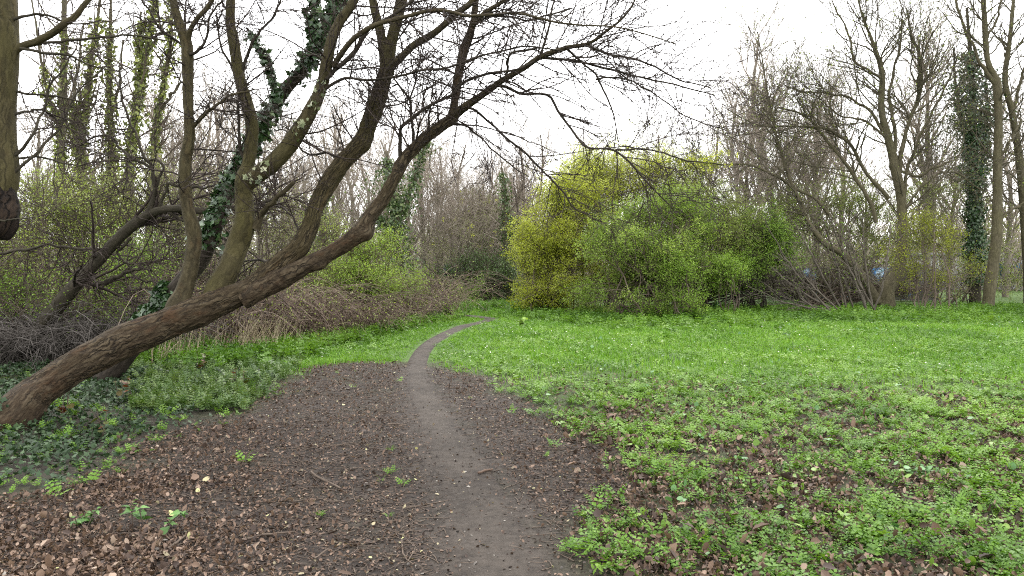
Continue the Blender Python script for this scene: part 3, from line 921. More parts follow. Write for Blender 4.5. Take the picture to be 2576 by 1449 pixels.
# trunk at the left edge of the picture: a limb ending in a sawn-off stub
lt = thing('broken_tree', 'smooth olive trunk with a torn black lower end, hanging in at the upper left', 'tree', PX(-420, 1120, 7.0) * [1, 1, 0])
lp = [(-420, 1125, 130, 7), (-430, 800, 118, 7), (-400, 300, 108, 6.95), (-330, -150, 100, 6.9), (-250, -420, 94, 6.8), (-140, -520, 92, 6.7), (-50, -430, 92, 6.6), (-18, -200, 92, 6.5), (-10, 0, 94, 6.5), (-9, 130, 96, 6.5), (-13, 260, 92, 6.5), (-14, 350, 96, 6.5), (-9, 430, 100, 6.5), (-12, 480, 92, 6.5)]
o, ql = big_limb('trunk', lp, lt, M['olive_bark'], 420, 40, .004, .008, 31, .01, .8)
sp = resample(limb_pts([(-12, 474, 90, 6.5), (-10, 490, 98, 6.5), (-8, 530, 96, 6.5), (-10, 565, 86, 6.5), (-22, 582, 60, 6.5), (-30, 590, 20, 6.5), (-31, 592, 1, 6.5)]), 40)
mb = MB()
tubes(mb, sp[None, :, :3], np.maximum(sp[None, :, 3], 1e-4), 32, 0, disp=bark_disp(.03, .07, 33))
o = mb.build('torn_end', M['rotten'], lt)
o['label'] = 'black torn end of the trunk'
LB = [
    [(20, 190, 26, 6.5), (40, 130, 20, 6.5), (70, 112, 18, 6.5), (110, 95, 18, 6.45), (150, 70, 17, 6.4), (190, 38, 15, 6.4), (225, 0, 12, 6.4), (260, -60, 9, 6.4)],
    [(10, 118, 9, 6.5), (60, 118, 7, 6.6), (130, 106, 7, 6.7), (260, 96, 6, 6.8), (330, 90, 5, 6.9), (420, 102, 4, 7.0)],
    [(50, 122, 8, 6.45), (110, 132, 7, 6.5), (170, 140, 6, 6.6), (240, 170, 4, 6.7), (300, 180, 3, 6.8)],
    [(20, 290, 9, 6.5), (70, 280, 6, 6.6), (110, 278, 6, 6.7), (140, 300, 5, 6.8), (155, 330, 3, 6.8)],
    [(20, 225, 8, 6.5), (70, 236, 6, 6.6), (150, 245, 5, 6.7), (240, 262, 4, 6.8)],
    [(10, 460, 10, 6.5), (50, 420, 8, 6.5), (90, 390, 7, 6.6), (130, 345, 6, 6.7), (160, 310, 5, 6.8), (190, 240, 4, 6.9), (270, 162, 3, 7)],
    [(15, 405, 9, 6.5), (55, 375, 8, 6.5), (80, 340, 7, 6.5), (110, 280, 6, 6.6), (125, 220, 5, 6.6), (175, 150, 3, 6.7)],
    [(20, 400, 7, 6.5), (110, 395, 5, 6.7), (170, 415, 4, 6.8), (225, 410, 3, 6.9), (280, 385, 2.5, 7)],
    [(15, 60, 9, 6.5), (60, 40, 7, 6.5), (120, 42, 6, 6.6), (200, 60, 4, 6.8), (260, 50, 3, 6.9)],
    [(-10, 555, 6, 6.4), (40, 552, 4, 6.3), (100, 545, 2, 6.2)],
]
arr = []
for b in LB:
    q = resample(limb_pts(b), 30, .02, int(rg.integers(99)))
    mb = MB()
    tubes(mb, q[None, :, :3], q[None, :, 3], 9, .6)
    mb.build('branch', M['olive_bark'] if b[0][2] > 15 else M['dark_bark'], lt)
    arr.append(q)
P = np.stack(arr[:-1])
a, b, _ = spawn(P[..., :3], P[..., 3], 8, .2, 1, .6, 45, 6, .25, 0, .5, .0025, .006, .4, rg)
a2, b2, _ = spawn(a, b, 3, .2, 1, .3, 45, 5, .25, 0, .6, .002, .004, .5, rg)
mb = MB()
tubes(mb, a, b, 4)
tubes(mb, a2, b2, 3)
leaves_on(mb, a, b, 5, .016, rg, .003)
leaves_on(mb, a2, b2, 3, .016, rg, .003)
mb.build('crown', M['twig'], lt)

# crooked dark tree leaning in the thicket
traced_tree('crooked_tree', 'crooked dark tree arching low through the thicket beyond the leaning trunk', 'tree', GP(110, 900),
            [(60, 880, 52), (120, 800, 46), (165, 745, 42), (215, 690, 38), (268, 632, 36), (330, 572, 32), (388, 535, 28), (450, 526, 24), (520, 530, 19), (600, 520, 14), (700, 500, 8)],
            [[(372, 540, 18), (385, 495, 14), (392, 460, 12), (385, 430, 10), (366, 393, 9), (345, 335, 8), (319, 287, 7), (302, 222, 6), (301, 171, 4)],
             [(392, 460, 10), (380, 420, 9), (345, 400, 9), (296, 375, 8), (259, 345, 7), (200, 360, 5), (140, 390, 3)],
             [(400, 535, 14), (408, 500, 10), (425, 470, 9), (470, 475, 9), (540, 470, 7), (600, 440, 5)],
             [(392, 470, 9), (410, 430, 8), (390, 402, 7), (330, 402, 5), (322, 450, 4), (320, 480, 3)],
             [(420, 530, 12), (460, 560, 9), (520, 556, 8), (560, 600, 6), (610, 640, 4)],
             [(330, 600, 10), (300, 640, 8), (350, 700, 6), (430, 720, 4)],
             [(300, 620, 10), (250, 625, 9), (190, 621, 9), (130, 619, 8), (60, 628, 9), (0, 640, 9), (-100, 670, 8)],
             [(240, 720, 14), (270, 705, 14), (300, 690, 13), (330, 678, 10), (380, 680, 6)]],
            12.0, (M['dark_bark'], M['dark_bark'], M['twig']), [(5, 1.3, 55, 0), (6, .7, 48, 0), (6, .4, 45, 0)], rg, tsides=24, lw=.8, tw=.78)

# ------------------------------------------------------------------ trees at the right
R1D = 27.0
traced_tree('spreading_tree', 'broad bare tree with bent olive base and many rising limbs, above the twiggy shrub', 'tree', GP(2228, 776),
            [(2226, 782, 58), (2229, 765, 50), (2231, 730, 42), (2246, 705, 38), (2260, 680, 34), (2268, 640, 29), (2270, 580, 27), (2269, 521, 26), (2262, 470, 26), (2250, 420, 26), (2246, 395, 24), (2234, 347, 22), (2218, 280, 18), (2219, 191, 15), (2200, 120, 10), (2170, 40, 6), (2150, -40, 4)],
            [[(2262, 450, 18), (2264, 390, 16), (2270, 370, 16), (2289, 301, 15), (2316, 215, 14), (2312, 133, 11), (2295, 100, 8), (2280, 20, 5)],
             [(2248, 400, 16), (2252, 347, 14), (2244, 289, 13), (2238, 220, 10), (2260, 140, 8), (2270, 40, 5)],
             [(2219, 200, 11), (2190, 180, 10), (2150, 150, 9), (2130, 80, 7), (2100, 20, 5), (2080, -40, 3)],
             [(2222, 330, 13), (2195, 290, 11), (2160, 260, 9), (2120, 240, 8), (2050, 235, 6), (1980, 220, 4)],
             [(2236, 500, 15), (2180, 435, 14), (2145, 375, 13), (2110, 341, 11), (2060, 320, 9), (1990, 320, 7), (1900, 310, 5), (1820, 270, 3)],
             [(2205, 560, 16), (2188, 510, 15), (2150, 447, 14), (2120, 400, 13), (2098, 376, 12), (2064, 330, 10), (2010, 285, 8), (1960, 270, 5)],
             [(2210, 760, 40), (2190, 730, 36), (2168, 692, 32), (2122, 640, 28), (2075, 613, 24), (2040, 570, 18), (2020, 530, 14), (1994, 474, 12), (1970, 400, 11), (1948, 324, 9), (1931, 243, 7), (1919, 156, 5), (1905, 80, 3)],
             [(2090, 545, 11), (2050, 500, 11), (2010, 478, 10), (1983, 463, 10), (1948, 440, 9), (1890, 417, 8), (1803, 417, 6), (1716, 405, 4), (1640, 410, 3)],
             [(2272, 515, 13), (2280, 440, 12), (2300, 370, 10), (2340, 290, 9), (2370, 240, 7), (2410, 140, 4)],
             [(2262, 430, 10), (2310, 440, 9), (2350, 420, 8), (2400, 400, 6), (2430, 370, 4)],
             [(2232, 350, 10), (2200, 320, 9), (2170, 300, 8), (2110, 290, 6), (2020, 210, 4)],
             [(2280, 520, 9), (2330, 460, 8), (2390, 430, 6), (2470, 480, 4)]],
            R1D, (M['tan_bark'], M['tan_bark'], M['grey_bark']), [(3.4, 3.0, 42, .5), (3.7, 1.5, 42, .35), (2.6, .75, 42, .2)], rg, leaves=(.9, .055, M['spring']), tsides=24, lw=.66, tw=.86)
traced_tree('tall_tree', 'tall thin grey tree with a knot at mid height, at the lawn edge', 'tree', GP(2484, 778),
            [(2482, 784, 34), (2486, 765, 29), (2492, 710, 27), (2499, 665, 26), (2508, 590, 24), (2509, 500, 22), (2509, 405, 20), (2511, 300, 18), (2508, 215, 20), (2500, 190, 15), (2484, 150, 13), (2477, 58, 12), (2474, 0, 11), (2470, -120, 8), (2468, -260, 5)],
            [[(2505, 215, 10), (2469, 168, 8), (2446, 116, 7), (2411, 29, 6), (2398, -20, 5), (2390, -90, 3)],
             [(2512, 560, 10), (2530, 540, 8), (2580, 510, 6), (2640, 490, 4)],
             [(2505, 400, 8), (2540, 360, 6), (2570, 300, 4)],
             [(2480, 100, 7), (2510, 40, 5), (2530, -40, 3)]],
            26.5, (M['tan_bark'], M['tan_bark'], M['grey_bark']), [(2.8, 1.9, 48, .3), (3.6, 1.0, 45, .2), (3, .5, 42, .1)], rg, leaves=(.8, .05, M['olive']))
traced_tree('slender_tree', 'slim bare tree cut off by the right edge, behind the tall grey tree', 'tree', GP(2590, 772),
            [(2590, 775, 26), (2588, 690, 24), (2580, 560, 22), (2571, 450, 20), (2561, 376, 17), (2545, 278, 15), (2528, 203, 13), (2540, 100, 10), (2550, 0, 8), (2560, -120, 5)],
            [[(2545, 290, 9), (2570, 200, 7), (2590, 100, 5)], [(2570, 440, 9), (2600, 350, 7), (2640, 250, 5)]],
            28.5, (M['tan_bark'], M['tan_bark'], M['grey_bark']), [(2.8, 1.9, 48, .3), (3.6, 1.0, 45, .2), (3, .5, 42, .1)], rg, leaves=(.8, .05, M['olive']))
traced_tree('ivy_clad_tree', 'tree smothered in dark ivy like a green column, beside the tall grey tree', 'tree', PX(2452, 780, 29) * [1, 1, 0],
            [(2452, 790, 26), (2452, 600, 24), (2450, 400, 20), (2446, 250, 16), (2440, 130, 10), (2432, 20, 6)],
            [[(2450, 420, 12), (2425, 330, 9), (2405, 220, 7), (2400, 120, 4)], [(2450, 460, 12), (2475, 380, 10), (2482, 280, 7), (2480, 180, 4)]],
            29, (M['dark_bark'], M['dark_bark'], M['pale_twig']), [(1.8, 1.4, 55, .1), (3, .8, 45, .1), (3, .4, 42, 0)], rg,
            ivy=[(0, 11000, .09, .45, .1, .86), (1, 1700, .085, .32, 0, .7), (2, 1700, .085, .36, 0, .7)], extra='ivy')


# ------------------------------------------------------------------ shrubs
def ellw(e):
    px, py, rx, ry, d, rd = e
    return PX(px, py, d), np.array([rx * d / F, rd, ry * d / F])


def bush(name, label, cat, ells, mat, twig, rg, nb=160, ntw=6, nl=18, size=.05, stems=9, base=None, twl=.6, up=.25, group=None, droop=0, flower=None, shell=.35, sub=True, tr=(0, 1), tws=.004, hollow=-.16, hseed=0):
    E = [ellw(e) for e in ells]
    if base is None:
        c = E[0][0]
        base = np.array([c[0], c[1], 0])
    root = thing(name, label, cat, base, group)
    vol = np.array([np.prod(r) ** .67 for _, r in E])
    # stems
    ns = stems
    k = rg.choice(len(E), ns, p=vol / vol.sum())
    tgt = np.array([E[i][0] + E[i][1] * nrm(rg.normal(size=3)) * rg.random() ** .5 * .75 * [1, 1, .9] for i in k])
    tgt[:, 2] = np.maximum(tgt[:, 2], .7)
    b0 = np.array([base] * ns) + rg.normal(size=(ns, 3)) * [.35, .3, 0]
    mid = b0 + (tgt - b0) * [.35, .35, .55] + rg.normal(size=(ns, 3)) * .15
    SP_, SR = [], []
    for i in range(ns):
        q = resample(np.array([b0[i], mid[i], tgt[i]]), 14, .08, int(rg.integers(999)))
        SP_.append(q)
        SR.append(np.linspace(.028, .008, 14) * rg.uniform(.6, 1.2))
    SP_, SR = np.array(SP_), np.array(SR)
    mb = MB()
    tubes(mb, SP_, SR, 6, .4)
    # boughs reaching towards points spread through the crown
    k = rg.choice(len(E), nb, p=vol / vol.sum())
    u_ = nrm(rg.normal(size=(nb, 3)))
    rad = rg.uniform(shell, 1, nb) ** .6
    rad = rad * (0.84 + .5 * vnoise(u_ * 2.8 + k[:, None] * 3.3, 8)) * np.where(rg.random(nb) < .22, rg.uniform(1.0, 1.38, nb), 1)
    C0 = np.array([E[i][0] for i in k])
    RR = np.array([E[i][1] for i in k])
    C = C0 + RR * u_ * rad[:, None]
    ok = (C[:, 2] > .12) & (fbm(C * [.9, .9, 1.9] + hseed, 2, 77) + rg.normal(size=nb) * .07 > hollow)
    C, C0 = C[ok], C0[ok]
    n = len(C)
    flat = SP_[:, 3:].reshape(-1, 3)
    fr = SR[:, 3:].ravel()
    cand = rg.integers(0, len(flat), (n, 14))
    dd = np.linalg.norm(flat[cand] - C[:, None], axis=-1) + 1.2 * np.maximum(flat[cand][..., 2] - C[:, None, 2], 0)
    j = cand[np.arange(n), dd.argmin(1)]
    S = flat[j]
    t = np.linspace(0, 1, 7)[None, :, None]
    ctrl = (S + C) / 2 + UP * (.15 * np.linalg.norm(C - S, axis=1))[:, None] + rg.normal(size=(n, 3)) * .08
    BP = (1 - t) ** 2 * S[:, None] + 2 * t * (1 - t) * ctrl[:, None] + t ** 2 * C[:, None]
    BR_ = np.clip(fr[j] * .6, .005, .02)[:, None] * np.linspace(1, .4, 7)[None]
    tubes(mb, BP, BR_, 4, .4)
    tint0 = np.clip(rg.random(n) * 1.15 - .07, 0, 1)
    outw = nrm(C - C0)
    TP, TR, ti = spawn(BP, BR_, ntw, .45, 1, twl * .75, 48, 5, .3, up - droop, .6, tws, .008, .45, rg, .1)
    tubes(mb, TP, TR, 3, .4)
    lm = MB()
    size = size * .78
    nl = nl * 1.75
    if sub:
        QP, QR, qi = spawn(TP, TR, 2.2, .2, 1, twl * .5, 45, 4, .3, up * .5, .7, tws * .5, .003, .5, rg, .1)
        tubes(mb, QP[::2], QR[::2], 3, .4)
        leaves_on(lm, QP, QR, nl * .33, size, rg, .03, .6, tintr=tr, clump=tint0[ti][qi], TV=DIA_V * [1.3, 1, 1])
    leaves_on(lm, TP, TR, nl * .4, size, rg, .04, .6, tintr=tr, clump=tint0[ti], TV=DIA_V * [1.3, 1, 1])
    mb.build('stems', twig, root)
    if nl > 0:
        lm.build('foliage', mat, root)
    if flower:
        fm = MB()
        top = BP[C[:, 2] > np.quantile(C[:, 2], flower[2])]
        for _ in range(flower[1]):
            i = rg.integers(len(top))
            c = top[i, -1] + rg.normal(size=3) * .12
            m = 14
            X, Y, Z = frames(m, rg, .2)
            stamp(fm, DIA_V * [1.8, 1, 1], DIA_F, c + rg.normal(size=(m, 3)) * .05, X, Y, Z, .045, rg.random(m))
        fm.build('blossom', M[flower[0]], root)
    return root


rb = np.random.default_rng(99)
# bright hedge-like group on the right of the path
bush('hawthorn_bush', 'rounded yellow-green bush nearest the bend of the path', 'bush',
     [(1395, 735, 100, 62, 24.0, 1.3), (1340, 745, 50, 40, 24, .8), (1420, 590, 130, 110, 24.6, 1.6), (1350, 640, 75, 90, 24.4, 1.0), (1440, 500, 110, 80, 25, 1.4)], M['yellowgreen'], M['pale_twig'], rb, 760, 6, 12, .05, 14, tr=(.12, 1), hollow=-.4)
bush('willow_bush', 'tall pale lime bush rising highest, behind the yellow-green bush', 'bush',
     [(1490, 470, 120, 90, 27, 1.6), (1560, 440, 130, 75, 27, 1.6), (1500, 620, 150, 140, 27, 1.6), (1680, 460, 110, 80, 27, 1.4)], M['yellowgreen'], M['pale_twig'], rb, 640, 6, 12, .05, 16, up=1.0, twl=1.1, tr=(.5, 1), hollow=-.4)
bush('hazel_bush', 'dense mid-green bush with shaded hollows, foremost of the clump on the lawn', 'bush',
     [(1600, 700, 130, 105, 21.5, 1.5), (1560, 610, 120, 110, 22.0, 1.6), (1690, 640, 90, 120, 22, 1.3), (1500, 740, 90, 62, 21.8, 1.0), (1560, 762, 70, 48, 21.4, 1.0), (1650, 768, 60, 38, 21.2, .8), (1640, 540, 120, 100, 22.4, 1.4), (1740, 560, 100, 90, 23, 1.3)], M['spring_green'], M['pale_twig'], rb, 1250, 6, 14, .05, 16, shell=.25, hollow=-.06, hseed=1.7)
bush('small_green_bush', 'low bright green bush at the foot of the dense mid-green bush, its leaves in tiers', 'bush',
     [(1725, 745, 55, 48, 21.2, .7), (1690, 690, 60, 50, 21.3, .7)], M['green'], M['pale_twig'], rb, 110, 6, 15, .05, 8, tr=(.3, 1), shell=.2)
bush('twiggy_bush', 'grey-green twiggy bush dotted with white blossom, right of the lime bush', 'bush',
     [(1750, 520, 110, 110, 25, 1.6), (1800, 620, 110, 120, 24.5, 1.5), (1700, 560, 90, 90, 25, 1.3), (1850, 560, 90, 90, 25.4, 1.3)], M['spring'], M['pale_twig'], rb, 560, 8, 8, .045, 18, flower=('white', 60, .55), up=.4, tr=(0, .8))
bush('maple_sapling', 'spindly sapling topped with lime yellow flower clusters, over the twiggy bush', 'sapling',
     [(1790, 415, 70, 45, 26.5, 1.2), (1700, 430, 90, 50, 26.5, 1.2)], M['spring'], M['pale_twig'], rb, 90, 6, 4, .045, 7, base=PX(1760, 790, 26.5) * [1, 1, 0], flower=('lime', 75, .3))
bush('elder_bush', 'dark-stemmed bush with green leaves only at its top, left of the bare whippy shrub', 'bush',
     [(1900, 590, 110, 75, 25.5, 1.4), (1850, 690, 90, 90, 24.5, 1.2), (1960, 620, 70, 70, 25.5, 1.2)], M['green'], M['dark_bark'], rb, 420, 8, 8, .05, 22, tr=(.0, .9))
bush('small_green_bush', 'small leafy green bush just below the dark-stemmed bush, alone at the lawn margin', 'bush',
     [(1830, 690, 58, 40, 22.6, .7)], M['green'], M['pale_twig'], rb, 70, 6, 14, .05, 6, tr=(.3, 1))
# bare whippy shrub
bs = thing('bare_shrub', 'bare grey-brown shrub with long whippy stems fanning low over the grass', 'shrub', GP(2120, 790))
rg = np.random.default_rng(77)
st = []
for (bx, by, tx, ty, w) in [(2110, 788, 1900, 640, 11), (2100, 785, 1880, 720, 8), (2090, 785, 1925, 560, 9), (2120, 785, 2000, 560, 10), (2095, 782, 1900, 700, 7), (2130, 785, 2060, 520, 9), (2180, 782, 2085, 540, 12), (2195, 782, 2170, 540, 10), (2200, 780, 2240, 560, 8), (2080, 785, 1960, 740, 6), (2110, 782, 1990, 640, 9), (2150, 784, 2080, 620, 8), (2060, 785, 1990, 690, 7), (2200, 780, 2130, 600, 9), (2180, 783, 2120, 520, 7)]:
    d = 24.0 + rg.uniform(-.6, .8)
    mx, my = bx + (tx - bx) * .5 + rg.normal() * 8, by + (ty - by) * .55 + 14
    st.append(resample(limb_pts([(bx, by, w, d), (mx, my, w * .75, d - .3), (tx, ty, w * .3, d - .6 + rg.normal() * .4)]), 24, .06, int(rg.integers(99))))
st = np.array(st)
st[..., 3] *= .6
a, b, _ = spawn(st[..., :3], st[..., 3], 13, .2, 1, 1.15, 38, 8, .22, .35, .5, .006, .014, .4, rg)
a2, b2, _ = spawn(a, b, 4.0, .2, 1, .5, 40, 6, .22, .3, .6, .005, .008, .5, rg)
for k in range(len(st)):
    mb = MB()
    tubes(mb, st[k:k + 1, :, :3], st[k:k + 1, :, 3], 7, .4)
    mb.build('stem', M['shrub_bark'], bs)
mb = MB()
tubes(mb, a, b, 4)
tubes(mb, a2, b2, 3)
mb.build('crown', M['shrub_bark'], bs)
lm = MB()
leaves_on(lm, a2, b2, .8, .06, rg, .02)
lm.build('leaves', M['green'], bs)
bush('maple_sapling', 'golden-green leafy sapling spreading in flat tiers right of the bent olive trunk', 'sapling',
     [(2310, 560, 75, 36, 25.2, .9), (2380, 600, 85, 45, 25.2, 1.0), (2270, 640, 60, 45, 25, .7), (2420, 680, 60, 50, 25.4, .8), (2330, 690, 80, 40, 25.2, .8)], M['maple'], M['pale_twig'], rb, 200, 6, 6, .055, 14, base=GP(2330, 785), tr=(0, .9))
bush('sprawling_thicket', 'tangled grey thicket of upright dry stems behind the bare whippy shrub', 'thicket',
     [(2060, 690, 160, 90, 28.5, 1.2), (2200, 700, 130, 90, 28.5, 1.2), (2330, 720, 120, 70, 28, 1.2)], M['olive'], M['pale_twig'], rb, 620, 8, 2.2, .05, 90, up=.8, tws=.005)
bush('sprawling_thicket', 'thin green undergrowth at the foot of the ivy column and tall grey tree', 'thicket',
     [(2420, 700, 90, 80, 29, 1.2), (2540, 720, 80, 60, 29.5, 1.2), (2500, 600, 60, 90, 30, 1.2)], M['spring'], M['pale_twig'], rb, 150, 6, 7, .05, 14)
bush('holly_bush', 'dull green bush at mid height behind the spreading tree limbs', 'bush',
     [(2130, 500, 120, 80, 31, 1.5), (2330, 500, 130, 90, 31, 1.5), (2000, 540, 100, 80, 31, 1.5), (2230, 600, 160, 90, 31, 1.5)], M['spring'], M['pale_twig'], rb, 460, 7, 8, .05, 20, tr=(0, .7))
bush('sprawling_thicket', 'dark bare twigs in deep shade filling the space under the green bush margin', 'thicket',
     [(1720, 715, 130, 70, 27.5, 1.0), (1880, 710, 110, 75, 28, 1.0), (2010, 720, 110, 60, 29.5, .9), (1560, 730, 120, 60, 26.5, .9)], M['olive'], M['dark_bark'], rb, 620, 9, .3, .05, 90, up=.6, tws=.006, hollow=-.5)

# left of the path
bush('hawthorn_bush', 'fresh green bush rising out of the brown brambles, left of the path', 'bush',
     [(930, 690, 115, 85, 18.5, 1.3), (880, 720, 90, 70, 18.0, 1.1), (990, 720, 75, 80, 19.5, 1.1), (940, 640, 80, 50, 18.8, 1.0)], M['spring_green'], M['bramble'], rb, 520, 6, 9, .042, 20, tr=(.1, 1), up=.6, shell=.2)


def thicket(name, label, cat, path, h, n, rg, mat, leafmat=None, nleaf=0, rad=.004, spread=.8, depth_spread=1.0, group=None):
    """arching stems rooted along a line of ground points"""
    g = np.array([GP(*p) for p in path])
    root = thing(name, label, cat, g[len(g) // 2], group)
    t = rg.random(n)
    q = resample(g, 60)
    i = (t * 59).astype(int)
    b = q[i] + rg.normal(size=(n, 3)) * [.35, depth_spread * .5, 0] + np.array([0, depth_spread * .8, 0]) * rg.random((n, 1))
    b[:, 2] = 0
    az = rg.uniform(0, 2 * math.pi, n)
    hh = h * rg.uniform(.45, 1.1, n) * (.75 + .4 * vnoise(b[:, :2] * .7, 6))
    ln = hh * rg.uniform(.5, 2.0, n) * spread
    K = 9
    s = np.linspace(0, 1, K)
    prof = np.sin(s * math.pi * .62) / math.sin(math.pi * .5)
    fall = rg.uniform(.3, 1.0, n)[:, None]
    zc = hh[:, None] * (prof[None] - fall * .5 * s[None] ** 3)
    hor = (s ** 1.05)[None] * ln[:, None]
    P = np.stack([b[:, None, 0] + np.cos(az)[:, None] * hor, b[:, None, 1] + np.sin(az)[:, None] * hor, np.maximum(zc, .02)], -1)
    P += np.cumsum(rg.normal(size=P.shape), 1) * .028 * s[None, :, None]
    P[..., 2] = np.maximum(P[..., 2], .015)
    R = rad * rg.uniform(.6, 1.4, n)[:, None] * np.linspace(1, .4, K)[None]
    mb = MB()
    tubes(mb, P, R, 3, rg.random(n))
    a, r2, _ = spawn(P, R, 3.0, .25, 1, .5, 60, 5, .5, 0, .7, rad * .5, rad, .5, rg, .1)
    tubes(mb, a, r2, 3, rg.random(len(a)))
    mb.build('stems', mat, root)
    if leafmat:
        lm = MB()
        leaves_on(lm, a, r2, nleaf, .045, rg, .03)
        lm.build('leaves', leafmat, root)
    return root


rt = np.random.default_rng(31)
thicket('bramble_thicket', 'brown tangle of dry bramble stems along the grass verge, nearest the path bend', 'thicket', [(860, 842), (960, 822), (1060, 803), (1090, 798)], 1.5, 1200, rt, M['bramble'], M['spring'], .8, .006, 1.2, 1.4)
thicket('bramble_thicket', 'brown tangle of dry bramble stems seen just under the leaning trunk', 'thicket', [(560, 882), (660, 866), (760, 856), (870, 842)], 1.6, 1300, rt, M['bramble'], M['spring'], .8, .006, 1.2, 1.4)
thicket('brushwood_heap', 'heap of grey dead brushwood behind the foot of the leaning tree', 'brushwood', [(-250, 935), (-60, 930), (100, 915), (260, 900), (330, 890)], 1.4, 800, rt, M['dead'], None, 0, .008, 1.6, 1.3)
thicket('bramble_thicket', 'dim dry thicket deep in shade behind the crooked dark tree', 'thicket', [(-300, 860), (0, 850), (200, 845), (420, 840), (560, 840)], 2.2, 1500, rt, M['bramble'], M['spring'], .9, .006, 1.0, 2.0)

# undergrowth between the ivy-clad trees on the left, bush by bush
UG = [
    ('light green leafing shrub by the left edge, behind the torn trunk end', [(20, 640, 120, 120, 13, 1.0), (60, 520, 110, 90, 14, 1)], 'spring', 190),
    ('pale leafing shrub left of the crooked dark tree', [(170, 600, 110, 130, 15, 1.1), (150, 500, 90, 80, 15.5, 1)], 'spring', 220),
    ('bright leafing shrub seen above the crooked dark tree', [(280, 540, 90, 100, 16, 1.1), (250, 470, 80, 60, 16.5, 1)], 'spring', 200),
    ('green leafing shrub seen below the arch of the crooked dark tree', [(350, 660, 90, 90, 14.5, 1.0), (300, 730, 90, 70, 13.5, .9)], 'green', 170),
    ('dull leafing shrub between the leftmost rising limb and the ivy-clad stem', [(430, 600, 90, 110, 17, 1.1), (420, 480, 90, 80, 17.5, 1)], 'olive', 190),
    ('grey-green leafing shrub between the ivy-clad stem and the algae-stained limb', [(560, 640, 100, 120, 17.5, 1.2), (550, 500, 90, 90, 18, 1)], 'olive', 210),
    ('sparse leafing shrub just right of the algae-stained limb', [(700, 640, 110, 110, 18.5, 1.2), (680, 520, 90, 90, 19, 1)], 'olive', 200),
    ('sparse leafing shrub between the two main limbs of the leaning tree', [(810, 600, 90, 110, 20, 1.2), (790, 690, 100, 70, 18.5, 1)], 'spring', 170),
    ('low dark green shrub in shade beneath the crooked dark tree', [(80, 760, 130, 70, 12.5, .9), (230, 770, 100, 60, 12.8, .9)], 'green', 170),
]
for lab, el, mt, nb in UG:
    bush('leafing_shrub', lab, 'shrub', el, M[mt], M['pale_twig'], rb, nb, 7, 4.0, .04, 14, up=.45, hollow=-.3, group='leafing shrubs in the left thicket')

# ivy-clad poplars on the left
IV = [
    ('pale-barked poplar with thin ivy, nearest the left edge', [(150, 800, 26), (152, 600, 22), (153, 420, 20), (157, 300, 18), (160, 150, 15), (163, 0, 12), (168, -200, 8)], [[(154, 330, 10), (125, 250, 8), (100, 130, 6), (80, 0, 4)], [(155, 330, 10), (190, 200, 7), (210, 60, 4)]], [(0, 700, .11, .15, .2, .72), (1, 300, .10, .12, 0, .5)], 'far_ivy', 21),
    ('poplar forked low and cloaked in ivy, second from the left', [(205, 800, 22), (205, 500, 18), (203, 400, 17), (212, 300, 14), (226, 170, 11), (245, 55, 7), (255, -40, 4)], [[(204, 420, 12), (190, 330, 9), (182, 240, 6)], [(206, 330, 10), (200, 240, 8)]], [(0, 1100, .11, .17, .25, .9), (1, 700, .11, .16, 0, .9)], 'far_ivy', 22),
    ('slender poplar with an ivy sleeve tapering upwards, third from the left', [(285, 800, 24), (282, 500, 20), (279, 350, 15), (276, 200, 11), (278, 60, 8), (280, -60, 5)], [[(280, 300, 8), (300, 200, 6), (310, 100, 4)]], [(0, 1100, .11, .2, .2, .62), (0, 600, .1, .12, .6, .85)], 'far_ivy', 22.5),
    ('poplar with the thickest ivy sleeve, leaning right near the crooked tree', [(318, 800, 28), (322, 500, 24), (334, 330, 20), (350, 230, 17), (364, 150, 14), (388, 20, 10), (400, -100, 6)], [[(345, 260, 10), (352, 150, 8), (355, 30, 5)], [(364, 150, 9), (395, 90, 6), (425, 40, 4)]], [(0, 1900, .11, .24, .25, .92), (1, 600, .10, .15, .1, .9)], 'far_ivy', 21.5),
    ('poplar with mottled yellow ivy, just left of the first rising limb', [(370, 800, 22), (378, 500, 18), (392, 330, 15), (408, 230, 13), (424, 140, 10), (432, 40, 8), (440, -100, 5)], [[(400, 280, 8), (440, 230, 6), (470, 190, 3)]], [(0, 1100, .11, .19, .25, .9)], 'far_ivy', 23),
]
rp = np.random.default_rng(55)
for lab, tr_, lb, iv, ex, d in IV:
    b0 = PX(tr_[0][0], 790, d)
    traced_tree('ivy_clad_poplar', lab, 'tree', b0 * [1, 1, 0], [(tr_[0][0], 665 + 1.6 * F / d, tr_[0][2])] + tr_[1:], lb, d, (M['grey_bark'], M['grey_bark'], M['pale_twig']),
                [(1.9, 1.7, 40, .35), (3.2, .9, 42, .2), (3.5, .45, 42, .1)], rp, leaves=(.6, .045, M['spring']), ivy=iv, group='ivy-clad poplars in the left thicket', extra=ex)
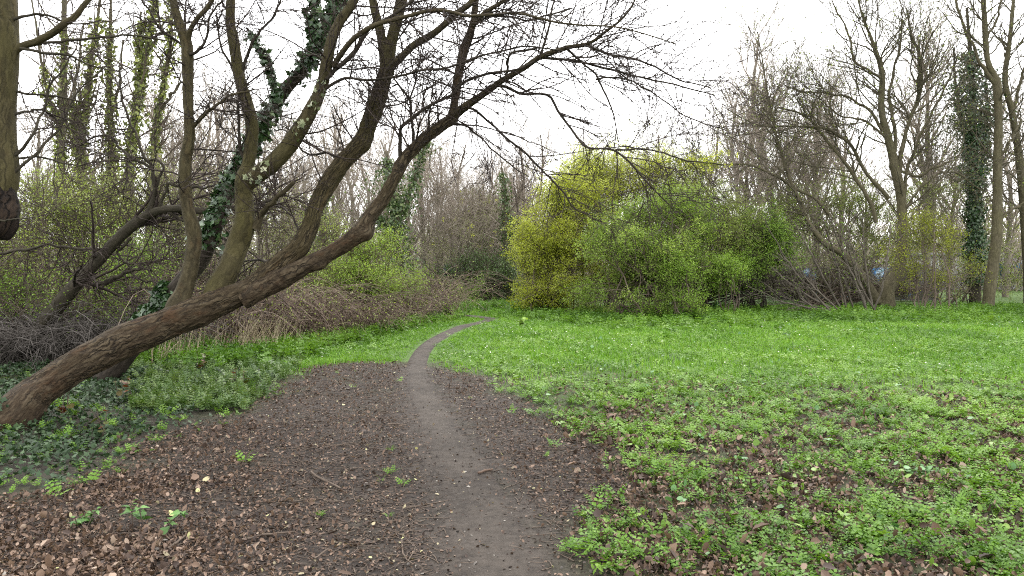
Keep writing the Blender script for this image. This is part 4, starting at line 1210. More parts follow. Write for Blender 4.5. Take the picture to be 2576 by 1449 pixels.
MI = [
    ('ivy-covered tree standing over the fresh green bush left of the path', [(1010, 760, 26), (1003, 600, 22), (990, 500, 18), (978, 430, 12), (972, 380, 6)], [[(1004, 620, 12), (960, 560, 9), (940, 520, 5)], [(1000, 560, 12), (1035, 480, 9), (1058, 400, 7), (1078, 350, 4)]], [(0, 2800, .10, .6, .15, .95), (1, 900, .10, .45, 0, 1), (2, 1000, .10, .25, .1, 1)], 'mid_ivy', 27),
    ('slim ivy-wrapped tree on the far side of the path bend', [(1278, 760, 22), (1276, 640, 18), (1272, 540, 14), (1268, 470, 9), (1262, 420, 4)], [[(1275, 600, 9), (1300, 540, 6)]], [(0, 1300, .10, .34, .1, .95), (1, 300, .12, .3, 0, .9)], 'mid_ivy', 34),
    ('distant trunk with dark ivy glimpsed under the main limbs', [(820, 760, 22), (818, 640, 18), (815, 540, 13), (812, 470, 6)], [], [(0, 1500, .10, .26, .2, .95)], 'mid_ivy', 25),
]
for lab, tr_, lb, iv, ex, d in MI:
    traced_tree('ivy_clad_tree', lab, 'tree', PX(tr_[0][0], 760, d) * [1, 1, 0], [(tr_[0][0], 665 + 1.6 * F / d, tr_[0][2])] + tr_[1:], lb, d, (M['grey_bark'], M['grey_bark'], M['far_twig']),
                [(1.6, 1.6, 50, .2), (3, .9, 42, .2), (3.5, .45, 42, .1)], rp, ivy=iv, extra=ex)

# shaded understory where the path turns out of sight
bush('understory_bush', 'dark shaded bush closing the view beyond the bend of the path', 'bush',
     [(1180, 735, 105, 42, 31, 1.4), (1120, 715, 60, 45, 32, 1.4), (1265, 715, 65, 65, 31, 1.3), (1210, 680, 90, 55, 32, 1.4)], M['dull_herb'], M['dark_bark'], rb, 620, 8, 3, .06, 60, tr=(0, .8), hollow=-.5)
bush('understory_bush', 'small bright green bush low in front of the dark shaded bush', 'bush',
     [(1180, 745, 45, 28, 29.5, .6)], M['green'], M['dark_bark'], rb, 60, 6, 12, .055, 7)
bush('understory_bush', 'pale budding bush over the dark shaded bush, dotted yellow', 'bush',
     [(1150, 610, 100, 95, 34, 1.5), (1250, 570, 90, 115, 35, 1.5), (1090, 650, 70, 70, 33, 1.2), (1190, 530, 110, 90, 37, 1.4)], M['olive'], M['far_twig'], rb, 430, 9, 2.5, .05, 24, flower=('lime', 26, .2), up=.6)
bush('leafing_sapling', 'little leafy sapling at the end of the brown brambles by the path', 'sapling',
     [(1115, 785, 22, 20, 21.8, .3)], M['green'], M['dark_bark'], rb, 30, 5, 8, .05, 4)


# ------------------------------------------------------------------ far bare trees (copies of five)
def bare_tree(seed, h, spread, dens):
    rg = np.random.default_rng(seed)
    root = thing('bare_tree', 'slender bare tree in the pale tree line', 'tree', (0, 0, 0), 'bare trees of the far tree line')
    n = 16
    z = np.linspace(0, h * .8, n)
    P = np.stack([.25 * fbm(np.stack([z * .25, z * 0 + seed], -1), 2, 3) * z / 3, .2 * fbm(np.stack([z * .25, z * 0 + seed + 9], -1), 2, 3) * z / 3, z], -1)[None]
    R = (.15 * (1 - z / h) + .01)[None]
    mb = MB()
    tubes(mb, P, R, 8, .3)
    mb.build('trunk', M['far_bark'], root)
    mb = MB()
    a, r, _ = spawn(P, R, 30 * dens, .18, 1, h * .42, 38, 9, .26, .55, .45, .013, .05, .3, rg, .55)
    a2, r2, _ = spawn(a, r, 10 * dens, .12, 1, 1.7, 38, 7, .3, .5, .5, .007, .015, .45, rg, .35)
    a3, r3, _ = spawn(a2, r2, 4.5, .15, 1, .8, 40, 5, .3, .35, .6, .006, .009, .5, rg, .3)
    for x, y, s in ((a, r, 5), (a2, r2, 4), (a3, r3, 3)):
        tubes(mb, x, y, s)
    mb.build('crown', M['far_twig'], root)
    lm = MB()
    leaves_on(lm, a3, r3, .35, .06, rg, .02)
    lm.build('leaves', M['olive'], root)
    return root


protos = [bare_tree(200 + k, h, 1, 1) for k, h in enumerate((11, 12.5, 10, 13, 9.5))]
spots = []
EXTRA = [(1095, 34, .66), (1155, 36, .62), (1195, 38, .66), (1230, 37, .6), (1300, 36, .62), (1130, 44, .75), (1260, 46, .75), (1330, 44, .75), (1215, 50, .8), (1905, 34, 1.15), (2060, 36, 1.2), (2330, 38, 1.25), (560, 36, 1.2), (740, 38, 1.0), (850, 40, .95), (960, 42, .95), (400, 40, 1.2)]
rf = np.random.default_rng(12)
for x, d, s in [(-300, 24, .9), (-60, 30, 1.1), (90, 34, 1), (230, 38, 1.1), (450, 33, .95), (520, 33, 1.05), (590, 27, .72), (655, 32, .85), (710, 28, .68), (770, 33, .82), (830, 30, .75), (880, 35, .82), (925, 31, .78),
                (975, 36, .8), (1030, 33, .78), (1070, 38, .85), (1110, 36, .62), (1140, 42, .66), (1175, 40, .55), (1210, 46, .62), (1245, 42, .58), (1285, 48, .68), (1320, 38, .62), (1350, 44, .78), (1390, 36, .66), (1440, 40, .8), (1500, 34, .7), (1560, 38, .78), (1640, 36, .72), (1720, 34, .78),
                (1790, 37, .85), (1850, 31, .85), (1885, 35, 1.0), (1930, 40, 1.1), (1985, 34, .9), (2050, 38, 1.0), (2110, 42, 1.1), (2170, 36, .8), (2330, 38, 1.0), (2390, 34, .9), (2440, 40, 1.1), (2530, 36, 1.0), (2600, 33, 1.1), (2700, 34, 1.1), (-180, 32, 1.1), (-420, 28, 1.1), (2850, 36, 1.1)]:
    spots.append((x, d, s))
spots += EXTRA
for k, (x, d, s) in enumerate(spots):
    p = PX(x, 700, d)
    loc = (p[0], p[1], -.05)
    sc = s * rf.uniform(.92, 1.08) * (1.12 if 1060 < x < 1360 else 1)
    if k < 5:
        r = protos[k]
        r.location = loc
        r.rotation_euler = (0, 0, rf.uniform(0, 6.28))
        r.scale = (sc,) * 3
    else:
        r = dup(protos[k % 5], loc, rf.uniform(0, 6.28), sc)

# far wood mass closing the horizon
far = np.random.default_rng(8)
n = 9000
ang = far.uniform(-1.05, 1.05, n)
dd = far.uniform(52, 75, n)
b = np.stack([np.sin(ang) * dd, np.cos(ang) * dd, np.zeros(n)], -1)
H = far.uniform(1.5, 6.5, n) * (.8 + .5 * vnoise(b[:, :2] * .12, 5))
K = 6
t = np.linspace(0, 1, K)
P = b[:, None] + far.normal(size=(n, 1, 3)) * [.9, .9, 0] * t[None, :, None] ** 1.3 + UP * (H[:, None, None] * t[None, :, None])
P += far.normal(size=P.shape) * [.12, .12, 0]
R = np.full((n, 1), .035) * np.linspace(1, .5, K)[None]
mb = MB()
tubes(mb, P, R, 3)
a, r, _ = spawn(P, R, 4, .3, 1, 1.6, 40, 4, .3, .4, .7, .018, .03, .5, far)
tubes(mb, a, r, 3)
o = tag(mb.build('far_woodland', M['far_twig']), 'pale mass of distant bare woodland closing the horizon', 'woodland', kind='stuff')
lm = MB()
leaves_on(lm, a, r, 3, .16, far, .15)
leaves_on(lm, P, R, 6, .16, far, .3)
o2 = lm.build('far_foliage', M['olive'], o)


# pale building and painted wall glimpsed through the trees at the right
def box(mb, a, b):
    x0, y0, z0 = a
    x1, y1, z1 = b
    v = [(x0, y0, z0), (x1, y0, z0), (x1, y1, z0), (x0, y1, z0), (x0, y0, z1), (x1, y0, z1), (x1, y1, z1), (x0, y1, z1)]
    mb.add(v, np.array([[0, 3, 2, 1], [4, 5, 6, 7], [0, 1, 5, 4], [1, 2, 6, 5], [2, 3, 7, 6], [3, 0, 4, 7]]))


def plain(name, col, rough=.6):
    m, nt, out = new_mat(name)
    geo = nt.nodes.new('ShaderNodeNewGeometry')
    nn = noise(nt, geo.outputs['Position'], 1.5, 5, .6)
    principled(nt, out, mixc(nt, nn, tuple(c * .75 for c in col), col), rough)
    return m


p = PX(2560, 720, 46)
bl = thing('white_building', 'long white building with blue panels glimpsed through stems at the far right', 'building', (p[0] + 4, p[1], 0))
mb = MB()
box(mb, (p[0] - 6, p[1], 0), (p[0] + 22, p[1] + 9, 2.1))
mb.build('wall', plain('white_cladding', (.8, .8, .82)), bl, False)
mb = MB()
box(mb, (p[0] - 6.2, p[1] - .2, 2.1), (p[0] + 22.2, p[1] + 9.2, 2.3))
mb.build('roof', plain('grey_roof_sheet', (.35, .36, .38)), bl, False)
for xo in (-2.0, -.2, 3.5):
    mb = MB()
    box(mb, (p[0] + xo, p[1] - .04, .9), (p[0] + xo + 1.1, p[1] + .02, 1.7))
    mb.build('panel', plain('blue_panel', (.08, .28, .5)), bl, False)
m, nt, out = new_mat('sprayed_concrete')
geo = nt.nodes.new('ShaderNodeNewGeometry')
n1 = noise(nt, geo.outputs['Position'], 1.6, 3, .6)
n2 = noise(nt, geo.outputs['Position'], .9, 2, .5)
blue = ramp(nt, [(.4, (.04, .10, .3)), (.5, (.06, .25, .55)), (.58, (.45, .55, .65)), (.7, (.1, .35, .45))], n1)
col = mixc(nt, ramp(nt, [(.6, (0, 0, 0)), (.63, (1, 1, 1))], n2), (.085, .08, .072), blue)
principled(nt, out, col, .7)
a_, b_ = PX(1960, 740, 33), PX(2330, 740, 34)
mb = MB()
box(mb, (a_[0], a_[1], 0), (b_[0], a_[1] + .25, 1.45))
gw = tag(mb.build('graffiti_wall', m, None, False), 'low grey wall sprayed with blue paint, half hidden behind the whippy shrub', 'wall')
a_ = PX(1095, 740, 40)
mb = MB()
box(mb, (a_[0], a_[1], 0), (a_[0] + 2.2, a_[1] + 1.2, 1.5))
box(mb, (a_[0] - .06, a_[1] - .06, 1.5), (a_[0] + 2.26, a_[1] + 1.26, 1.58))
tag(mb.build('garden_shed', plain('blue_grey_board', (.2, .27, .38)), None, False), 'small blue-grey shed glimpsed in the dark beyond the bend', 'shed')

# ------------------------------------------------------------------ ground cover
rc = np.random.default_rng(17)


def ground_pts(n, d0, d1, power=0.0, margin=1.5, rg=rc):
    """points in the wedge in front of the camera, thinned with distance by d**-power"""
    u = rg.random(n)
    e = 2 - power
    d = (d0 ** e + u * (d1 ** e - d0 ** e)) ** (1 / e) if abs(e) > 1e-6 else d0 * (d1 / d0) ** u
    x = rg.uniform(-1, 1, n) * (d * .71 + margin)
    return np.stack([x, d], -1)


def on_ground(xy, dz=0.0):
    return np.concatenate([xy, (gh(xy[:, 0], xy[:, 1]) + dz)[:, None]], 1)


def px_of(xy):
    return to_px(xy[:, 0], xy[:, 1])


# where tall vegetation stands, the lawn stops
EDGE = poly([(-900, 1000), (0, 940), (330, 905), (560, 880), (700, 862), (880, 842), (1000, 818), (1100, 798), (1110, 782), (1290, 772), (1330, 776), (2576, 768), (3400, 766), (3400, 3000), (-900, 3000)])


# grass blades: long thin triangles in bent pairs
def blades(xy, h, w, rg, lean=.5):
    n = len(xy)
    p = on_ground(xy)
    az = rg.uniform(0, 2 * math.pi, n)
    s = np.stack([np.cos(az), np.sin(az), 0 * az], -1)
    f = np.stack([-np.sin(az), np.cos(az), 0 * az], -1) * (rg.normal(size=n) * lean)[:, None]
    h = h * rg.uniform(.5, 1.3, n)
    m = p + (f * .35 + UP * .6) * h[:, None]
    t = p + (f + UP * .95) * h[:, None]
    w = (w * rg.uniform(.7, 1.3, n))[:, None]
    V = np.stack([p - s * w, p + s * w, m - s * w * .7, m + s * w * .7, t], 1)
    i = (np.arange(n) * 5)[:, None]
    return V.reshape(-1, 3), [np.concatenate([i + 0, i + 1, i + 3, i + 2], 1), np.concatenate([i + 2, i + 3, i + 4], 1)]


xy = ground_pts(620000, 8.5, 33, 1.0, 2)
px, py = px_of(xy)
bz = bare(xy)
pd = path_d(xy)
lawn = (1 - bz) * (1 - sstep(-.5, .1, sdist(IVYZ, xy))) * sstep(1.0, 1.9, pd + .5 * fbm(xy * 2, 3, 9)) * (sdist(EDGE, xy) > -.6)
patch = .55 + .6 * fbm(xy * .9, 4, 14)
keep = rc.random(len(xy)) < lawn * np.clip(patch + .35 * sstep(12, 18, xy[:, 1]), .05, 1) * sstep(8.5, 12.5, xy[:, 1] + np.abs(xy[:, 0]) * -.05)
xy = xy[keep]
dist = xy[:, 1]
tall = .5 + .5 * fbm(xy * .35, 3, 23)
shortn = sstep(.0, 3.0, (path_d(xy) - 1) * .3)         # mown short beside the path
v, f = blades(xy, (.05 + .06 * tall) * (.45 + .55 * shortn), .003 + .00042 * dist, rc)
mb = MB().add(v, f, np.repeat(np.clip(.45 + .45 * fbm(xy * .7, 3, 5) + .25 * rc.normal(size=len(xy)), 0, 1), 5))
grass = mb.build('grass', M['grass'])
tag(grass, 'bright green spring lawn grass either side of the path', 'grass', kind='stuff')


# cow parsley and other low herbs: small pinnate plants
def frond_template(nl):
    V, Fc = [], []
    for k in range(nl):
        t = .35 + .65 * k / (nl - 1)
        z = .9 * t - .55 * t * t
        L = .36 * (1.15 - t * .75)
        for sd in ((-1, 1) if k < nl - 1 else (0,)):
            b = np.array([0, t, z])
            dr = np.array([sd * 1.0, .55, -.05]) if sd else np.array([0, 1, -.35])
            dr = dr / np.linalg.norm(dr)
            s = np.cross(dr, [0, 0, 1])
            i = len(V)
            V += [b, b + dr * L * .5 - s * L * .36 + [0, 0, .03], b + dr * L, b + dr * L * .5 + s * L * .36 + [0, 0, .03]]
            Fc.append([i, i + 1, i + 2, i + 3])
    return np.array(V), np.array(Fc)


FR_V, FR_F = frond_template(4)
FR3_V, FR3_F = frond_template(3)


def herbs(mb, xy, size, fronds, rg, tint, TV, TF, rise=.7):
    n = len(xy)
    c = np.repeat(on_ground(xy), fronds, 0)
    m = len(c)
    az = rg.uniform(0, 2 * math.pi, m)
    el = rg.uniform(.1, rise, m)
    y = np.stack([np.cos(az) * np.cos(el), np.sin(az) * np.cos(el), np.sin(el)], -1)
    x = nrm(np.stack([-np.sin(az), np.cos(az), 0 * az], -1) + rg.normal(size=(m, 3)) * .25)
    z = nrm(np.cross(x, y))
    z = np.where(z[:, 2:3] < 0, -z, z)
    s = np.repeat(size, fronds) * rg.uniform(.6, 1.2, m)
    stamp(mb, TV, TF, c, x, y, z, s, np.clip(np.repeat(tint, fronds) + rg.normal(size=m) * .15, 0, 1))


rh = np.random.default_rng(41)
xy = ground_pts(52000, 2.6, 26, 1.15, 1.2, rh)
bz = bare(xy)
d = xy[:, 1]
lush = .55 * fbm(xy * 1.0, 3, 61) + .75 * fbm(xy * 3.4, 3, 62)
rightside = xy[:, 0] > (-.6 + .02 * d)
dens = (1 - bz) ** 1.3 * np.clip(.46 + 1.7 * lush + .6 * sstep(4.5, 9, d), .02, 1) * (1 - .5 * sstep(15, 22, d))
stray = bz * .004
ivz = sdist(IVYZ, xy)
keep = (rh.random(len(xy)) < np.where(rightside, dens, np.where(ivz > -.2, .10, dens * .5)) + stray) & (path_d(xy) > 1.15) & (sdist(EDGE, xy) > -.8)
xy = xy[keep]
d = xy[:, 1]
mb = MB()
tt = np.clip(.45 + .5 * fbm(xy * .8, 3, 71), 0, 1)
sz = (.055 + .06 * rh.random(len(xy)) ** 2 + .05 * lush[keep]) * (1 + .012 * d)
nearm = d < 9
herbs(mb, xy[nearm], sz[nearm], 7, rh, tt[nearm], FR_V, FR_F)
herbs(mb, xy[~nearm], sz[~nearm], 5, rh, tt[~nearm], FR3_V, FR3_F)
hb_ = mb.build('herb_ground_cover', M['herb'])
tag(hb_, 'low ferny green herbs carpeting the ground right of the path', 'ground cover', kind='stuff')

# taller lush herbs along the far margins of the lawn and the left verge
xyv = []
for pts, w, n in (([(1330, 792), (1480, 806), (1640, 812), (1760, 806), (1900, 798), (2100, 796), (2300, 792), (2576, 786), (2900, 784)], 1.6, 2600), ([(360, 905), (480, 892), (600, 880), (720, 874), (860, 858)], .55, 900),
                  ([(520, 915), (600, 905), (680, 898), (740, 890)], .35, 320), ([(880, 850), (1000, 826), (1090, 806), (1130, 790)], .35, 420), ([(1120, 780), (1250, 776), (1330, 778)], .8, 420)):
    g = resample(np.array([GP(*p) for p in pts]), 200)[:, :2]
    k = rh.integers(0, 200, n)
    xyv.append(g[k] + rh.normal(size=(n, 2)) * [.3, w])
xyv = np.concatenate(xyv)
mb = MB()
herbs(mb, xyv, .16 + .12 * rh.random(len(xyv)), 7, rh, np.clip(.35 + .5 * fbm(xyv * .8, 3, 72), 0, 1), FR3_V, FR3_F, 1.3)
tag(mb.build('verge_herbs', M['herb']), 'lush knee-high green herbs along the shrub margin and left verge', 'ground cover', kind='stuff')

# round blue-green leaves dotted in the herbs
xy = ground_pts(650, 3.2, 22, 1.0, .5, rh)
xy = xy[(bare(xy) < .35) & (xy[:, 0] > .2) & (rh.random(len(xy)) < .75)]
LOB = np.array([[0, 0], [-.3, .02], [-.52, .3], [-.45, .65], [-.18, .95], [0, 1.0], [.18, .95], [.45, .65], [.52, .3], [.3, .02]])
LOB_V = np.concatenate([[[0, .5, 0]], np.c_[LOB, .12 * np.abs(LOB[:, 0])]])
rep = 4
c = np.repeat(on_ground(xy, .05), rep, 0) + rh.normal(size=(len(xy) * rep, 3)) * [.05, .05, .012]
X, Y, Z = frames(len(c), rh, .85)
mb = MB()
stamp(mb, LOB_V, IVY_F, c, X, Y, Z, .036 * rh.uniform(.5, 1.4, len(c)) * np.repeat(1 + .02 * xy[:, 1], rep), rh.random(len(c)))
tag(mb.build('round_leaved_weeds', M['bluegreen']), 'scattered round blue-green leaves among the ferny herbs', 'weeds', kind='stuff')

# small broad-leaved weeds
xy = ground_pts(9000, 2.8, 20, 1.1, .8, rh)
xy = xy[(bare(xy) < .6) & (xy[:, 0] > -.3) & (rh.random(len(xy)) < np.clip(.3 + 1.6 * fbm(xy * 2.1, 3, 91), .03, 1))]
rep = 5
c = np.repeat(on_ground(xy, .035), rep, 0) + rh.normal(size=(len(xy) * rep, 3)) * [.035, .035, .012]
X, Y, Z = frames(len(c), rh, .8)
X = X * rh.uniform(.5, 1, (len(c), 1))
mb = MB()
stamp(mb, LOB_V, IVY_F, c, X, Y, Z, .036 * rh.uniform(.45, 1.5, len(c)) * np.repeat(1 + .02 * xy[:, 1], rep), np.clip(np.repeat(rh.random(len(xy)), rep) * .7 + .3 * rh.random(len(c)), 0, 1))
tag(mb.build('broad_leaved_weeds', M['weed']), 'small broad-leaved green weeds among the ferny herbs', 'weeds', kind='stuff')

# daisies in the lawn
xy = ground_pts(1300, 11, 27, .6, .5, rh)
xy = xy[(bare(xy) < .2) & (path_d(xy) > 1.6) & (fbm(xy * .5, 3, 44) > 0)]
X, Y, Z = frames(len(xy), rh, .95)
mb = MB()
stamp(mb, LOB_V * [1, 1, .2], IVY_F, on_ground(xy, .085), X, Y, Z, .022, rh.random(len(xy)))
tag(mb.build('daisies', M['white']), 'tiny white daisies sprinkled over the lawn', 'daisies', kind='stuff')

# ivy over the ground at the foot of the leaning tree
xy = np.stack([rh.uniform(-9, -1, 105000), rh.uniform(4.0, 11.5, 105000)], -1)
s = sdist(IVYZ, xy) + .35 * fbm(xy * 2.2, 3, 51)
px, py = px_of(xy)
thick = sstep(0, .5, s) * np.where(px < 420, 1, .6) * np.clip(.75 + .9 * fbm(xy * 1.6, 3, 52), .05, 1)
xy = xy[(rh.random(len(xy)) < thick * .62)]
hgt = np.abs(.07 + .07 * fbm(xy * 1.5, 3, 53))
c = on_ground(xy) + UP * (hgt * rh.uniform(.2, 1.2, len(xy)))[:, None]
X, Y, Z = frames(len(c), rh, .72)
mb = MB()
stamp(mb, IVY_V, IVY_F, c, X, Y, Z, .042 * rh.uniform(.5, 1.4, len(c)), np.clip(rh.random(len(c)) ** 1.3, 0, 1))
tag(mb.build('ground_ivy', M['ground_ivy']), 'carpet of dark ivy leaves around the foot of the leaning tree', 'ivy', kind='stuff')
# stray herbs in the ivy bed, brighter
px_, py_ = rh.uniform(330, 760, 1000), rh.uniform(890, 1040, 1000)
g = np.array([GP(a, b)[:2] for a, b in zip(px_, py_)])
g = g[(bare(g) < .5)]
mb = MB()
herbs(mb, g, .10 + .07 * rh.random(len(g)), 6, rh, np.clip(.3 + .5 * rh.random(len(g)), 0, 1), FR_V, FR_F, 1.2)
tag(mb.build('wood_herbs', M['dull_herb']), 'small green woodland plants mixed with the ivy under the leaning trunk', 'ground cover', kind='stuff')

# dry stalks standing under the trunk
px_ = np.concatenate([rh.uniform(380, 760, 150), rh.uniform(590, 700, 120)])
py_ = 905 - (px_ - 480) * .12 + rh.normal(size=270) * 5
g = np.array([GP(a, b) for a, b in zip(px_, py_)])
n = len(g)
t = np.linspace(0, 1, 6)[None, :, None]
lean = rh.normal(size=(n, 1, 3)) * [.14, .1, 0] + [.1, 0, 0]
P = g[:, None] + UP * t * rh.uniform(.25, .75, (n, 1, 1)) + lean * t ** 1.5
mb = MB()
tubes(mb, P, np.full((n, 6), .0045) * np.linspace(1, .5, 6), 4, rh.random(n))
tag(mb.build('dry_stalks', M['straw']), 'bleached dry stalks standing at the verge under the leaning trunk', 'dry stalks', kind='stuff')

# ------------------------------------------------------------------ leaf litter, twigs, pale scales
DL = np.array([[0, 0], [-.24, .10], [-.40, .28], [-.34, .42], [-.42, .60], [-.22, .78], [0, 1.0], [.24, .80], [.40, .56], [.32, .44], [.38, .26], [.2, .08]])
DL_V = np.concatenate([[[0, .45, 0]], np.c_[DL, .32 * np.abs(DL[:, 0]) + .10 * (DL[:, 1] - .5) ** 2]])
DL_F = np.array([[0, 1 + k, 1 + (k + 1) % 12] for k in range(12)])
xy = ground_pts(420000, 2.4, 15, 1.2, 1.0, rh)
px, py = px_of(xy)
bz = bare(xy)
pd = path_d(xy)
leftw = sstep(1000, 200, px + (1449 - py) * .35) + sstep(2.5, 6, -xy[:, 0])
litter = np.where(xy[:, 0] < 0.0, bz * np.clip(.13 + .95 * leftw, 0, 1), bz * .22 + (1 - bz) * .7 * sstep(11, 5, xy[:, 1]))
litter = litter * np.clip(.7 + 1.0 * fbm(xy * 1.5, 4, 81), .04, 1.1) * sstep(.8, 2.2, pd) * np.where(sdist(IVYZ, xy) < .1, 1, .35)
keep = rh.random(len(xy)) < litter
xy = xy[keep]
lw_ = np.clip(leftw[keep], 0, 1) * (xy[:, 0] < 0)
c = on_ground(xy, .006) + UP * (np.abs(rh.normal(size=len(xy))) * np.where(xy[:, 0] > .4, .028, .012))[:, None]
X, Y, Z = frames(len(c), rh, .58)
X = X * rh.uniform(.35, 1.0, (len(c), 1))
size = rh.lognormal(-3.82, .36, len(c)) * np.where(xy[:, 0] > .5, 1.35, 1.0 + .15 * lw_) * (1 + .03 * np.maximum(xy[:, 1] - 5, 0))
mb = MB()
stamp(mb, DL_V * [1, 1, 1.5], DL_F, c, X, Y, Z, size, np.clip(rh.beta(2.0, 2.2, len(c)) + .07 * lw_, 0, 1))
tag(mb.build('leaf_litter', M['litter']), 'curled brown dead leaves strewn over the bare earth', 'leaf litter', kind='stuff')

xy = ground_pts(160000, 2.6, 14, 1.2, 1, rh)
bz = bare(xy)
keep = rh.random(len(xy)) < bz * (.30 + .70 * sstep(.6, 1.5, path_d(xy))) * .85
xy = xy[keep]
c = on_ground(xy, .004)
X, Y, Z = frames(len(c), rh, .85)
mb = MB()
stamp(mb, DL_V, DL_F, c, X, Y, Z, .015 * rh.uniform(.4, 1.7, len(c)), rh.beta(1.2, 2.0, len(c)) * .95)
tag(mb.build('leaf_crumbs', M['litter']), 'small broken bits of dead leaf trodden into the dark earth', 'leaf litter', kind='stuff')

xy = ground_pts(9000, 2.8, 15, 1.2, 1, rh)
bz = bare(xy)
xy = xy[(rh.random(len(xy)) < bz * np.where(path_d(xy) < 1.1, .25, .62) * sstep(-4.5, -1, xy[:, 0]))]
c = on_ground(xy, .010)
X, Y, Z = frames(len(c), rh, .85)
mb = MB()
stamp(mb, LOB_V * [.8, 1, 1.5], IVY_F, c, X, Y, Z, .016 * rh.lognormal(0, .4, len(c)), np.clip(rh.random(len(c)) ** 1.2, 0, 1))
tag(mb.build('fallen_bud_scales', M['pale']), 'pale yellowish bud scales scattered over the bare earth', 'litter', kind='stuff')

xy = ground_pts(26000, 2.6, 13, 1.3, 1, rh)
bz = bare(xy)
xy = xy[rh.random(len(xy)) < bz * np.where(path_d(xy) < 1.1, .12, .75)]
n = len(xy)
az = rh.uniform(0, 2 * math.pi, n)
L = rh.lognormal(-2.4, .5, n)
K = 6
dirs = np.stack([np.cos(az), np.sin(az), 0 * az], -1)
P = np.empty((n, K, 3))
P[:, 0] = on_ground(xy, .006)
for k in range(1, K):
    dirs = nrm(dirs + rh.normal(size=(n, 3)) * [.22, .22, .06])
    P[:, k] = P[:, k - 1] + dirs * (L / (K - 1))[:, None]
P[..., 2] = np.maximum(P[..., 2], gh(P[..., 0].ravel(), P[..., 1].ravel()).reshape(n, K) + .004)
mb = MB()
tubes(mb, P, np.full((n, K), .0022) * rh.uniform(.6, 1.7, (n, 1)) * np.linspace(1, .6, K), 4, rh.random(n))
tag(mb.build('twig_litter', M['pale_twig']), 'thin fallen twigs lying across the bare earth', 'twigs', kind='stuff')

OC_V = np.array([[1, 0, 0], [0, 1, 0], [-1, 0, 0], [0, -1, 0], [.7, .7, .3], [-.7, .7, .25], [-.7, -.7, .3], [.7, -.7, .2], [0, 0, .6], [0, 0, -.5]])
OC_F = np.array([[0, 4, 8], [4, 1, 8], [1, 5, 8], [5, 2, 8], [2, 6, 8], [6, 3, 8], [3, 7, 8], [7, 0, 8]])
xy = ground_pts(5200, 2.6, 14, 1.3, .5, rh)
xy = xy[rh.random(len(xy)) < bare(xy) * np.where(path_d(xy) < 1.4, .8, .35)]
X, Y, Z = frames(len(xy), rh, .9)
mb = MB()
stamp(mb, OC_V * [1, .8, .8], OC_F, on_ground(xy, .010), X, Y, Z, .006 * rh.lognormal(0, .5, len(xy)), rh.random(len(xy)))
tag(mb.build('pebbles', M['stone']), 'small stones trodden into the path and bare earth', 'pebbles', kind='stuff')

# sticks large enough to name
ST = [
    ('stubby peeled stick lying on the trodden path', [(1202, 1199), (1222, 1193), (1241, 1190)], .011),
    ('straight brown stick in the litter with a frayed near end', [(780, 1190), (800, 1204), (830, 1218), (860, 1232)], .009),
    ('longest stick, lying level near the picture bottom', [(597, 1371), (650, 1358), (700, 1350), (749, 1345)], .008),
    ('thin stick slanting up beside the path edge at the bottom', [(790, 1419), (806, 1408), (828, 1390)], .006),
    ('curved twig bending round beside the trodden path', [(1011, 1366), (1012, 1395), (1022, 1418), (1040, 1433)], .005),
    ('short level twig crossing towards the path at mid distance', [(972, 1077), (995, 1076), (1024, 1079)], .008),
    ('slim twig lying over dark earth above the straight brown stick', [(815, 1134), (850, 1128), (893, 1121)], .006),
    ('twig at the lower left lying among many dead leaves', [(400, 1398), (430, 1382), (452, 1366), (468, 1352)], .008),
]
for lab, pts, r in ST:
    g = np.array([GP(*p) for p in pts])
    g[:, 2] = gh(g[:, 0], g[:, 1]) + r + .012
    q = resample(g, 24, .006, int(rh.integers(99)))
    R = r * np.linspace(1, .7, 24) * (1 + .18 * fbm(np.stack([np.linspace(0, 6, 24), np.zeros(24)], -1), 2, 9))
    R[0] = R[-1] = 1e-4
    q[0], q[-1] = q[1] - 1e-3 * nrm(q[2] - q[1]), q[-2] + 1e-3 * nrm(q[-2] - q[-3])
    mb = MB()
    tubes(mb, q[None], R[None], 8, .5)
    tag(mb.build('stick', M['bramble'] if 'peeled' in lab else M['pale_twig']), lab, 'stick', 'fallen sticks on the bare earth')


# young plants that stand out
NET = np.array([[0, 0], [-.2, .03], [-.36, .18], [-.30, .24], [-.34, .36], [-.24, .44], [-.25, .58], [-.13, .66], [-.11, .8], [0, 1.0], [.11, .8], [.13, .66], [.25, .58], [.24, .44], [.34, .36], [.30, .24], [.36, .18], [.2, .03]])
NET_V = np.concatenate([[[0, .4, 0]], np.c_[NET, .3 * np.abs(NET[:, 0]) - .25 * NET[:, 1] ** 2]])
NET_F = np.array([[0, 1 + k, 1 + (k + 1) % 18] for k in range(18)])


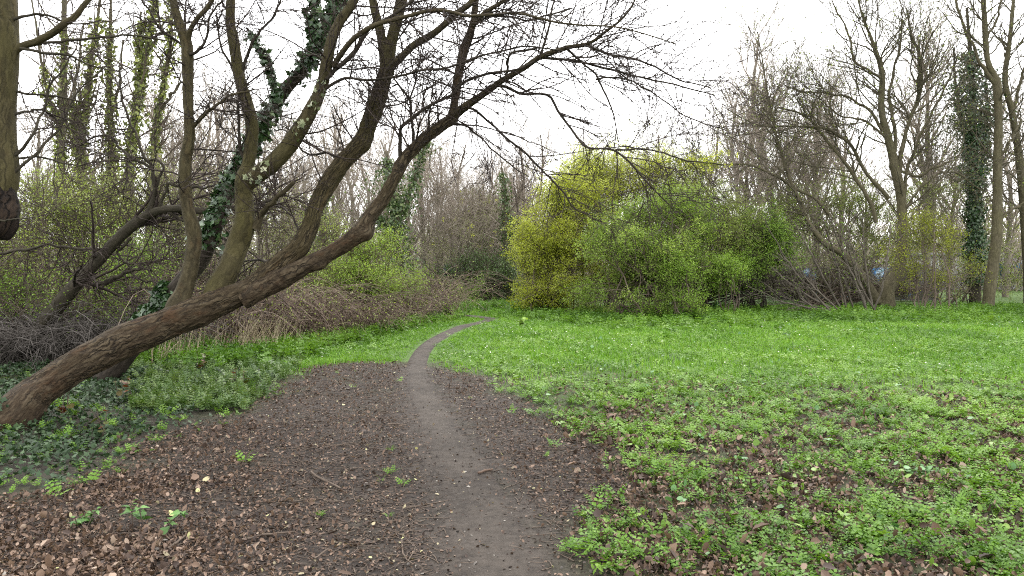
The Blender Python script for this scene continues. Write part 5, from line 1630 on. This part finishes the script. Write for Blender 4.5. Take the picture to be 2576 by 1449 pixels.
def leafy_plant(name, label, cat, pxy, h, n, size, mat, rg, TV=LOB_V, TF=IVY_F, group=None, elong=1.0):
    b = GP(*pxy)
    b[2] = gh(b[0:1], b[1:2])[0]
    root = thing(name, label, cat, b, group)
    ns = 3
    st = b + rg.normal(size=(ns, 1, 3)) * [.05, .05, 0] + np.linspace(0, 1, 6)[None, :, None] * (UP * h + rg.normal(size=(ns, 1, 3)) * [.05, .05, 0])
    for q in range(ns):
        mb = MB()
        tubes(mb, st[q:q + 1], np.full((1, 6), .003), 5, .4)
        mb.build('stem', M['pale_twig'], root)
    k = rg.integers(0, ns, n)
    t = rg.uniform(.25, 1, n)
    p, T, _ = sample(st, np.zeros((ns, 6)), k, t)
    az = rg.uniform(0, 6.28, n)
    Y = nrm(np.stack([np.cos(az), np.sin(az), rg.uniform(-.45, .7, n)], -1))
    Z = nrm(UP + rg.normal(size=(n, 3)) * .35)
    X = nrm(np.cross(Y, Z))
    Z = np.cross(X, Y)
    mb = MB()
    stamp(mb, TV * [1, elong, 1], TF, p + Y * .01, X, Y, Z, size * (1.2 - .6 * t) * rg.uniform(.7, 1.2, n), rg.random(n))
    mb.build('leaves', mat, root)
    return root


rl = np.random.default_rng(3)
leafy_plant('nettle_plant', 'young nettle with pointed green leaves in the litter, lowest of the bottom left', 'plant', (378, 1322), .15, 26, .075, M['nettle'], rl, NET_V, NET_F)
leafy_plant('nettle_plant', 'low spreading nettle patch in the litter by the lower left edge', 'plant', (215, 1320), .09, 34, .06, M['nettle'], rl, NET_V, NET_F)
leafy_plant('mallow_plant', 'clump of large round blue-green leaves in the herbs, near the lower right', 'plant', (2330, 1215), .10, 30, .055, M['bluegreen'], rl)
leafy_plant('mallow_plant', 'bright bunch of crinkled leaves among dead leaves, centre of the lower right', 'plant', (2120, 1345), .09, 26, .05, M['weed'], rl)
leafy_plant('mallow_plant', 'pale round-leaved plant in short grass before the spreading tree', 'plant', (1985, 850), .12, 14, .07, M['bluegreen'], rl)
leafy_plant('hogweed_plant', 'pale green leafy plant standing at the foot of the dark-stemmed bush', 'plant', (1805, 788), .4, 40, .16, M['bluegreen'], rl)
leafy_plant('nettle_plant', 'lone dark tuft of leaves in the short grass beside the path bend', 'plant', (1312, 826), .2, 24, .13, M['green'], rl)
for lab, pxy, n in (('bramble seedling with red and olive leaves in the ivy, beside the trunk foot', (165, 1060), 9), ('bramble seedling with red leaves in the middle of the ivy bed', (320, 1010), 14), ('red-leaved bramble shoot at the litter edge below the verge', (500, 935), 16),
                    ('red-leaved bramble shoot farthest from the trunk, where ivy meets litter', (590, 985), 12), ('olive and red seedling at the near edge of the ivy bed', (260, 1100), 8)):
    leafy_plant('bramble_seedling', lab, 'seedling', pxy, .28, n, .075, M['red'], rl)
